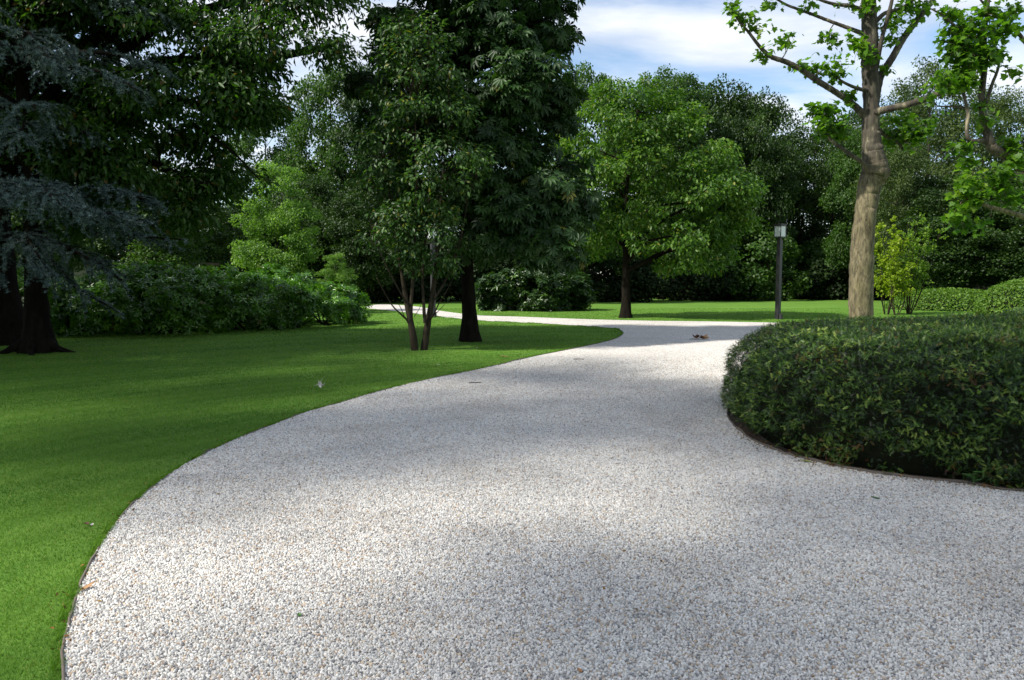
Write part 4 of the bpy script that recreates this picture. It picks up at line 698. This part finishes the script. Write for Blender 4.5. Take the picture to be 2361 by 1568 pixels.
BG = [
 ('mid', 1345, 165, 44, 190, 'green tree top showing between the chestnut and the walnut crown'),
 ('mid', 1525, 172, 52, 190, 'wooded tree whose rounded top rises just above the walnut crown on its right'),
 ('dense', 1640, 186, 55, 190, 'dark tree forming the high shoulder of the wood right of the walnut'),
 ('dense', 1738, 212, 53, 150, 'darkest round-headed tree of the skyline, above and left of the lamp post'),
 ('open', 1690, 330, 60, 170, 'thin tree with bare stems and sky behind, left of the lamp head'),
 ('open', 1800, 330, 57, 170, 'thin tall tree whose bare stems stand right behind the lamp head'),
 ('open', 1868, 262, 60, 170, 'open-crowned tree with dark forked stems between lamp and plane trunk'),
 ('open', 1935, 262, 56, 150, 'open-crowned tree with many upright stems just left of the plane trunk'),
 ('grey', 2120, 135, 45, 250, 'tall grey-green tree with fine leaves directly right of the thick plane trunk'),
 ('grey', 2245, 196, 49, 210, 'grey-green tree seen behind the crooked pink branches'),
 ('grey', 2350, 205, 46, 200, 'grey-green tree at the right edge of the skyline'),
 ('mid', 1985, 300, 50, 160, 'mid green tree crossing behind the plane trunk at its bulge'),
 ('dense', 2190, 395, 40, 210, 'dark low-branched tree behind the thin shrubs'),
 ('dense', 2330, 430, 39, 220, 'dark shadowed tree above the wooden garden chairs'),
 ('grey', 2075, 330, 41, 150, 'grey-leaved tree low behind the yellow-green shrub'),
 ('dense', 2480, 260, 42, 240, 'dark tree beyond the right edge of the view'),
 ('light', 648, 378, 34, 165, 'sunlit pale green tree standing above the rhododendron bank'),
 ('light', 775, 585, 33, 80, 'small pale green sapling at the right end of the rhododendron bank'),
 ('mid', 775, 165, 52, 190, 'mid green tree filling the gap between oak and chestnut'),
 ('dense', 850, 150, 50, 150, 'dark tree close behind the left side of the chestnut crown'),
 ('dense', 720, 400, 46, 160, 'dark tree right behind the sunlit pale tree'),
 ('dense', 560, 470, 44, 190, 'dark tree left behind the sunlit pale tree'),
 ('dense', 430, 400, 40, 200, 'dark tree behind the middle of the rhododendron bank'),
 ('mid', 300, 330, 28.5, 260, 'dark green tree behind the tips of the cedar branches'),
 ('dense', 150, 260, 36, 240, 'dark tree behind the cedar trunk'),
 ('dense', 0, 150, 34, 260, 'dark tree at the far left edge behind the cedar'),
 ('dense', 850, 400, 44, 150, 'dark low tree above the far bend of the drive'),
 ('dense', 970, 330, 50, 180, 'dark tree hidden behind the multi-stemmed tree'),
 ('dense', 1150, 300, 54, 200, 'dark tree hidden behind the chestnut crown'),
 ('dense', 1270, 420, 48, 150, 'dark low tree beyond the laurel shrub'),
 ('dense', 1590, 205, 63, 190, 'dark tree in the second row of the wood, right above the walnut crown'),
 ('mid', 1700, 240, 64, 200, 'tree in the second row of the wood, filling the skyline left of the lamp post'),
 ('open', 1775, 285, 64, 180, 'thin-stemmed tree in the second row of the wood, straight above the lamp'),
 ('open', 1835, 268, 66, 180, 'thin-stemmed tree in the second row of the wood, just right of the lamp'),
 ('mid', 1965, 268, 63, 170, 'tree in the second row of the wood, left of the plane trunk at branch height'),
 ('grey', 2060, 215, 60, 200, 'grey-green tree in the second row of the wood, behind the plane trunk'),
 ('mid', 625, 235, 57, 190, 'tall green tree far behind the sunlit pale tree, below the oak branches'),
 ('mid', 1420, 330, 58, 200, 'dark green tree glimpsed through the walnut crown'),
 ('dense', 1560, 400, 55, 200, 'dark tree behind the right half of the walnut crown'),
]
r_ = np.random.default_rng(9)
for kind, px, top, D, wpx, lab in BG:
    src, used = PROT[kind]; x = (px-PW/2)/FPX*D; H = CAMZ+(HOR-top)/FPX*D; w = wpx/FPX*D*1.3
    s = (w/WID[kind], w/WID[kind], H/TOP[kind]); rz = r_.uniform(-.5, .5)+(math.pi if r_.random() < .4 else 0)
    if not used: src.location = (x, D, 0); src.rotation_euler = (0, 0, rz); src.scale = s; src['label'] = lab; src['group'] = 'trees of the wood behind the lawn'; PROT[kind] = (src, True)
    else: copy_tree(src, (x, D, 0), rz, s, lab, 'trees of the wood behind the lawn')

for (x, y, h, lab) in [(-17.5, 13.5, 1.0, 'dark tree left of the cedar, nearest the lawn'), (-21, 18.5, 1.15, 'dark tree left of the cedar, behind the nearest one'), (-24, 25, 1.1, 'dark tree far behind and left of the oak trunk'), (-22.5, 10, 1.2, 'dark tree left of the cedar, farthest out'), (-15.2, 9.6, .8, 'lower dark tree on the lawn edge left of the cedar')]:  # unseen trees carrying the wood on leftward, added to block sky light
    copy_tree(PROT['dense'][0], (x, y, 0), x, (.8, .8, h), lab, 'trees of the wood behind the lawn')

# undergrowth and far wood that read as one mass
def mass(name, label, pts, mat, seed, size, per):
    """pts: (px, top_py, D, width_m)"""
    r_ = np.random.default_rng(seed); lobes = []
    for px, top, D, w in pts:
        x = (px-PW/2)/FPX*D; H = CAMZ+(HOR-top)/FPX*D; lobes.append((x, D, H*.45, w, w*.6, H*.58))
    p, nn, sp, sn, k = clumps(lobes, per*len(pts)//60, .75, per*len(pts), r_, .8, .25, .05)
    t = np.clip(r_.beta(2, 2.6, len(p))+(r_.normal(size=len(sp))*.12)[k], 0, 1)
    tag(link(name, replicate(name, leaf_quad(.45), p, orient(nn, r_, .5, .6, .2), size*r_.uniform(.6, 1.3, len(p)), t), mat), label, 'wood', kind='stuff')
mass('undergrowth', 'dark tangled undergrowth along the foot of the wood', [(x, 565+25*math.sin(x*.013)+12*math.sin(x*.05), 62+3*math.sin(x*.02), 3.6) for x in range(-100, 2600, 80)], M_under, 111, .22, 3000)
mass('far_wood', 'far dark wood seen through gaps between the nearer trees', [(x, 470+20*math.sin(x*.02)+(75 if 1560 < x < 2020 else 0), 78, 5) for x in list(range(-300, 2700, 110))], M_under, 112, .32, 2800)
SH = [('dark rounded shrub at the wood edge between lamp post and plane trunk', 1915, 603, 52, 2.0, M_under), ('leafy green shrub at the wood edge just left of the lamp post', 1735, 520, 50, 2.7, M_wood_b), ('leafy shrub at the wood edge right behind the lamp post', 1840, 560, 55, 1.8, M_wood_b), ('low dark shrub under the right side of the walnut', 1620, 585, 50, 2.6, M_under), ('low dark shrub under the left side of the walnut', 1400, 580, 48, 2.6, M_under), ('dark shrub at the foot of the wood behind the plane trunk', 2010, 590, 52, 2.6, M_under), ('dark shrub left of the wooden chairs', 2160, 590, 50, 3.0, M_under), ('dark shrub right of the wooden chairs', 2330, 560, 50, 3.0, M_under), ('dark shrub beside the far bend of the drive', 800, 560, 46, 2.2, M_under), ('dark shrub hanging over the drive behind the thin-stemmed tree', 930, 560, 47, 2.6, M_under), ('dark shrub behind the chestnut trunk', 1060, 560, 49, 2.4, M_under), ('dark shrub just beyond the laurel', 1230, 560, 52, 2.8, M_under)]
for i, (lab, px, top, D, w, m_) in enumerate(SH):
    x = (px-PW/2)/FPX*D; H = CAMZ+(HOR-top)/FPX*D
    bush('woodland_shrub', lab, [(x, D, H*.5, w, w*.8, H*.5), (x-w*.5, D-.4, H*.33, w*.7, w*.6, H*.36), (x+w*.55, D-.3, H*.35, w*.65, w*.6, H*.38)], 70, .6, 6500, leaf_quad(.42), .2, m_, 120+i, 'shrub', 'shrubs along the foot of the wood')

# ------------------------------------------------------------------ lamp posts, chairs, house
M_lamp = plain('lamp_metal', (.055, .052, .060), .45, .3)
def glassmat():
    m, nt, b = newmat('lamp_glass'); b.inputs['Base Color'].default_value = (.75, .82, .80, 1); b.inputs['Roughness'].default_value = .12; b.inputs['Alpha'].default_value = .55; b.inputs['Specular IOR Level'].default_value = .8; return m
M_glass = glassmat(); M_white = plain('lamp_white', (.75, .76, .74), .5)
def lamp(loc, label):
    o = empty('lamp_post', loc, label, 'street lamp', 'lamp posts along the drive'); o.rotation_euler = (0, 0, R(33)); hw = .155
    bm = bmesh.new(); box(bm, (0, 0, 1.45), (.15, .15, 2.9), 0, .006); bm_obj('post', bm, M_lamp, o)
    bm = bmesh.new(); box(bm, (.0, -.14, .10), (.10, .10, .2), 0, .006); bm_obj('socket_box', bm, M_lamp, o)
    bm = bmesh.new(); box(bm, (0, 0, 2.93), (.10, .10, .08)); box(bm, (0, 0, 2.985), (hw*2, hw*2, .03), 0, .003)
    for sx in (-1, 1):
        for sy in (-1, 1): box(bm, (sx*(hw-.012), sy*(hw-.012), 3.21), (.022, .022, .42))
    for sx, sy, lx, ly in ((0, 1, 2*hw-.048, .02), (0, -1, 2*hw-.048, .02), (1, 0, .02, 2*hw-.048), (-1, 0, .02, 2*hw-.048)): box(bm, (sx*(hw-.012), sy*(hw-.012), 3.40), (lx, ly, .05))
    bm_obj('lantern_frame', bm, M_lamp, o)
    bm = bmesh.new(); box(bm, (0, 0, 3.445), (hw*2+.04, hw*2+.04, .035), 0, .006); bm_obj('lantern_roof', bm, M_lamp, o)
    for sx, sy, lx, ly in ((0, 1, 2*hw-.05, .006), (0, -1, 2*hw-.05, .006), (1, 0, .006, 2*hw-.05), (-1, 0, .006, 2*hw-.05)):
        bm = bmesh.new(); box(bm, (sx*(hw-.02), sy*(hw-.02), 3.188), (lx, ly, .37)); bm_obj('glass_pane', bm, M_glass, o)
    me = tubes('bulb', [smooth_path([(0, 0, 3.0), (0, 0, 3.1), (0, 0, 3.3), (0, 0, 3.33)], 10, [.02, .05, .05, .015], 0)], 12); link('bulb', me, M_white, o, True)
lamp(gnd(1793, 736), 'tall square dark lamp post with a glass lantern standing alone beside the drive')
lamp(gnd(999, 731), 'dark lamp post mostly hidden behind the stems of the thin tree beside the far drive')

M_teak = plain('weathered_wood', (.13, .11, .10), .8)
def chair(loc, rz, label):
    o = empty('garden_chair', loc, label, 'chair', 'wooden garden chairs'); o.rotation_euler = (0, 0, rz)
    bm = bmesh.new()
    for k in range(7): box(bm, (0, -.27+k*.09, .40), (.62, .07, .025))
    bm_obj('seat', bm, M_teak, o); bm = bmesh.new()
    for k in range(8): box(bm, (-.26+k*.0743, .30, .72), (.05, .025, .56))
    box(bm, (0, .30, 1.02), (.66, .04, .07)); box(bm, (0, .303, .46), (.66, .04, .06)); bm_obj('backrest', bm, M_teak, o)
    for s_ in (-1, 1):
        bm = bmesh.new(); box(bm, (s_*.34, 0, .64), (.08, .66, .03), 0, .004); bm_obj('armrest', bm, M_teak, o)
        for y in (-.28, .30):
            bm = bmesh.new(); box(bm, (s_*.34, y, .31), (.055, .055, .62)); bm_obj('leg', bm, M_teak, o)
b = at(2240, 664, 46); chair((b[0], 46, 0), R(200), 'left of two weathered wooden garden chairs under the dark trees')
b = at(2262, 664, 45.5); chair((b[0]+.25, 45.5, 0), R(160), 'right of two weathered wooden garden chairs under the dark trees')
# brick garden house glimpsed between cedar and rhododendron
def brickmat():
    m, nt, b = newmat('pink_brick'); t = nt.nodes.new('ShaderNodeTexCoord'); k = nt.nodes.new('ShaderNodeTexBrick'); nt.links.new(t.outputs['Generated'], k.inputs['Vector']); k.inputs['Scale'].default_value = 16; k.inputs['Color1'].default_value = (.38, .22, .20, 1); k.inputs['Color2'].default_value = (.30, .19, .18, 1); k.inputs['Mortar'].default_value = (.42, .38, .35, 1); nt.links.new(k.outputs[0], b.inputs['Base Color']); return m
hx, hy = (300-PW/2)/FPX*30, 30
o = empty('garden_house', (hx, hy, 0), 'low pinkish brick building glimpsed between the cedar and the rhododendron bank', 'building')
bm = bmesh.new(); box(bm, (0, 1.5, 1.0), (4.2, 3, 2.0)); bm_obj('wall', bm, brickmat(), o)
bm = bmesh.new(); box(bm, (0, 1.5, 2.06), (4.6, 3.4, .12), 0, .01)
bm_obj('roof', bm, plain('roof_tile', (.09, .06, .05), .8), o)
bm = bmesh.new(); box(bm, (-.5, -.02, 1.0), (.8, .05, 2.0), 0, .004); bm_obj('door', bm, plain('door_paint', (.02, .02, .02), .5), o)
lp = tubes('wall_lamp', [smooth_path([(.75, -.12, 1.68), (.75, -.12, 1.72), (.75, -.12, 1.8), (.75, -.12, 1.88), (.75, -.12, 1.92)], 12, [.02, .09, .12, .09, .02], 0)], 14); link('wall_lamp', lp, M_white, o, True)
# pale stone wall glimpsed in the wood behind the lamp
r_ = np.random.default_rng(5); b = at(1872, 600, 66); o = empty('stone_wall', (b[0], 66, 0), 'pale weathered stone wall glimpsed in the wood right of the lamp post', 'wall')
bm = bmesh.new(); box(bm, (0, 0, 1.4), (3.0, .5, 2.8), 0, .05); bm_obj('wall', bm, plain('pale_stone', (.42, .37, .29), .9), o)
bm = bmesh.new(); box(bm, (0, 0, 2.86), (3.2, .66, .12), 0, .02); bm_obj('coping', bm, plain('pale_coping', (.5, .46, .38), .9), o)

# ------------------------------------------------------------------ small litter
M_dry = plain('dry_leaf', (.34, .17, .065), .7); M_dry2 = plain('dark_dry_leaf', (.12, .06, .03), .8); M_pale = plain('pale_feather', (.50, .47, .42), .7); M_green1 = plain('green_scrap', (.06, .16, .03), .5); M_yel1 = plain('yellow_scrap', (.28, .30, .06), .5); M_tan = plain('tan_leaf', (.46, .27, .13), .7)
def curl_leaf(name, loc, ln, w, rz, mat, label, cat='leaf', tilt=.15, curl=.35, parent=None, group=None, origin=None, z0=.016):
    n, m = 9, 5; V = []
    for i in range(n):
        u = i/(n-1); ww = w*math.sin(math.pi*min(max(u, .04), .97)**.8)*.5
        for j in range(m):
            s_ = (j/(m-1)-.5)*2; x = s_*ww; y = (u-.5)*ln; z = curl*w*(s_*s_)*.6+ln*tilt*u*u+.01*math.sin(u*9+s_*3)*w*8*.2; V.append((x, y, z))
    V = np.array(V); V = np.vstack([V, V-[0, 0, .0012]]); F = []
    for i in range(n-1):
        for j in range(m-1):
            a_ = i*m+j; F += [a_, a_+1, a_+m+1, a_+m]; F += [a_+n*m, a_+m+n*m, a_+m+1+n*m, a_+1+n*m]
    me = np_mesh(name, V, F, [4]*(len(F)//4)); o = link(name, me, mat, parent, True); o.location = (loc[0], loc[1], loc[2]+z0); o.rotation_euler = (0, 0, rz)
    if label: tag(o, label, cat, group)
    return o
curl_leaf('dead_leaf', gnd(203, 1362), .085, .030, R(-25), M_tan, 'curled tan dead leaf on the gravel beside the lawn edge at the lower left', tilt=.2)
curl_leaf('dead_leaf', gnd(200, 1214), .035, .03, R(60), M_dry2, 'small reddish brown leaf scrap in the bright grass near the curved edging')
curl_leaf('dead_leaf', gnd(213, 1219), .03, .02, R(10), M_pale, 'tiny pale leaf scrap in the bright grass near the curved edging', z0=.025)
curl_leaf('dead_leaf', gnd(1162, 826), .16, .045, R(85), M_tan, 'tan dead leaf lying in the shaded lawn left of the tip of the grass', z0=.03)
curl_leaf('green_leaf', gnd(2018, 1154), .055, .03, R(70), M_green1, 'single small green leaf on the gravel in front of the yew hedge')
curl_leaf('yellow_leaf', gnd(1858, 1069), .09, .035, R(80), M_yel1, 'yellow-green leaf on the gravel touching the hedge edging')
curl_leaf('dead_leaf', gnd(1925, 1077), .14, .03, R(75), M_dry, 'orange-brown dead leaf against the hedge edging')
curl_leaf('green_leaf', gnd(690, 1425), .03, .02, R(30), M_green1, 'tiny dark green leaf in the middle of the near gravel', z0=.014)
curl_leaf('dead_leaf', gnd(1336, 1556), .03, .02, R(30), M_dry, 'tiny orange leaf scrap on the gravel at the bottom edge')
def twig(loc, ln, rz, label):
    r_ = np.random.default_rng(int(loc[0]*100) % 97); P_ = [(-ln/2, 0, .014), (-ln*.1, .006, .019), (ln*.2, -.004, .018), (ln/2, .003, .014)]
    me = tubes('twig', [smooth_path(P_, 10, .007, .005)]+[smooth_path([(ln*.1, 0, .018), (ln*.22, .02, .02)], 4, .004, .002)], 6); o = link('fallen_twig', me, M_bark_brown); o.location = loc; o.rotation_euler = (0, 0, rz); tag(o, label, 'twig', 'twigs on the gravel')
twig(gnd(1095, 885), .18, R(2), 'short dark twig on the gravel near the middle of the lawn edge')
twig(gnd(1334, 830), .20, R(-3), 'short dark twig on the gravel closer to the grass tip')
twig(gnd(1598, 783), .17, R(6), 'thin twig just left of the brown leaf heap on the drive')
# heap of dead leaves on the drive
c = gnd(1618, 783); r_ = np.random.default_rng(77); o = empty('leaf_heap', c, 'small heap of curled brown dead leaves on the far gravel near the lamp post', 'leaves')
for k in range(13): curl_leaf('leaf', (r_.normal()*.11, r_.normal()*.06, r_.uniform(0, .035)), r_.uniform(.10, .17), r_.uniform(.06, .1), r_.uniform(0, 6.28), [M_dry, M_dry2, M_tan][k % 3], None, parent=o, tilt=r_.uniform(.1, .5), curl=r_.uniform(.3, .9))
# fluffy pale scrap on the lawn
c = gnd(741, 902); o = empty('pale_feathers', c, 'pale torn tuft of feathers lying on the shaded lawn', 'feathers')
for k in range(6): curl_leaf('feather', (r_.normal()*.03, r_.normal()*.03, .02+r_.uniform(0, .05)), r_.uniform(.07, .12), r_.uniform(.03, .045), r_.uniform(0, 6.28), M_pale, None, parent=o, tilt=r_.uniform(.4, 1.0), curl=.4)
# seedling at the hedge foot
c = gnd(2238, 1122); c[1] -= .02; o = empty('seedling', c, 'little bright green seedling at the hedge edging on the right', 'plant')
link('stem', tubes('stem', [smooth_path([(0, 0, 0), (.01, 0, .05), (0, 0, .10)], 6, .003, .002)], 5), M_green1, o)
for k in range(7): curl_leaf('leaf', (.035*math.cos(k*.9), .035*math.sin(k*.9), .03+.012*k), .07, .035, k*.9-1.57, M_green1, None, parent=o, tilt=.2)
for k, (px, py) in enumerate([(420, 800), (1010, 845), (640, 860), (300, 905), (900, 830), (1100, 805)]):
    curl_leaf('dead_leaf', gnd(px, py), .05, .03, k*1.1, [M_yel1, M_pale][k % 2], ['yellow leaf scrap on the dark lawn far left in front of the rhododendron bank', 'pale leaf scrap on the lawn right of the thin-stemmed tree, towards the gravel', 'yellow leaf scrap on the lawn just above the pale feathers', 'pale leaf scrap in the dark left part of the lawn', 'yellow leaf scrap on the lawn below left of the thin-stemmed tree', 'pale leaf scrap on the lawn in front of the chestnut trunk'][k], z0=.032, group='leaf scraps in the grass')
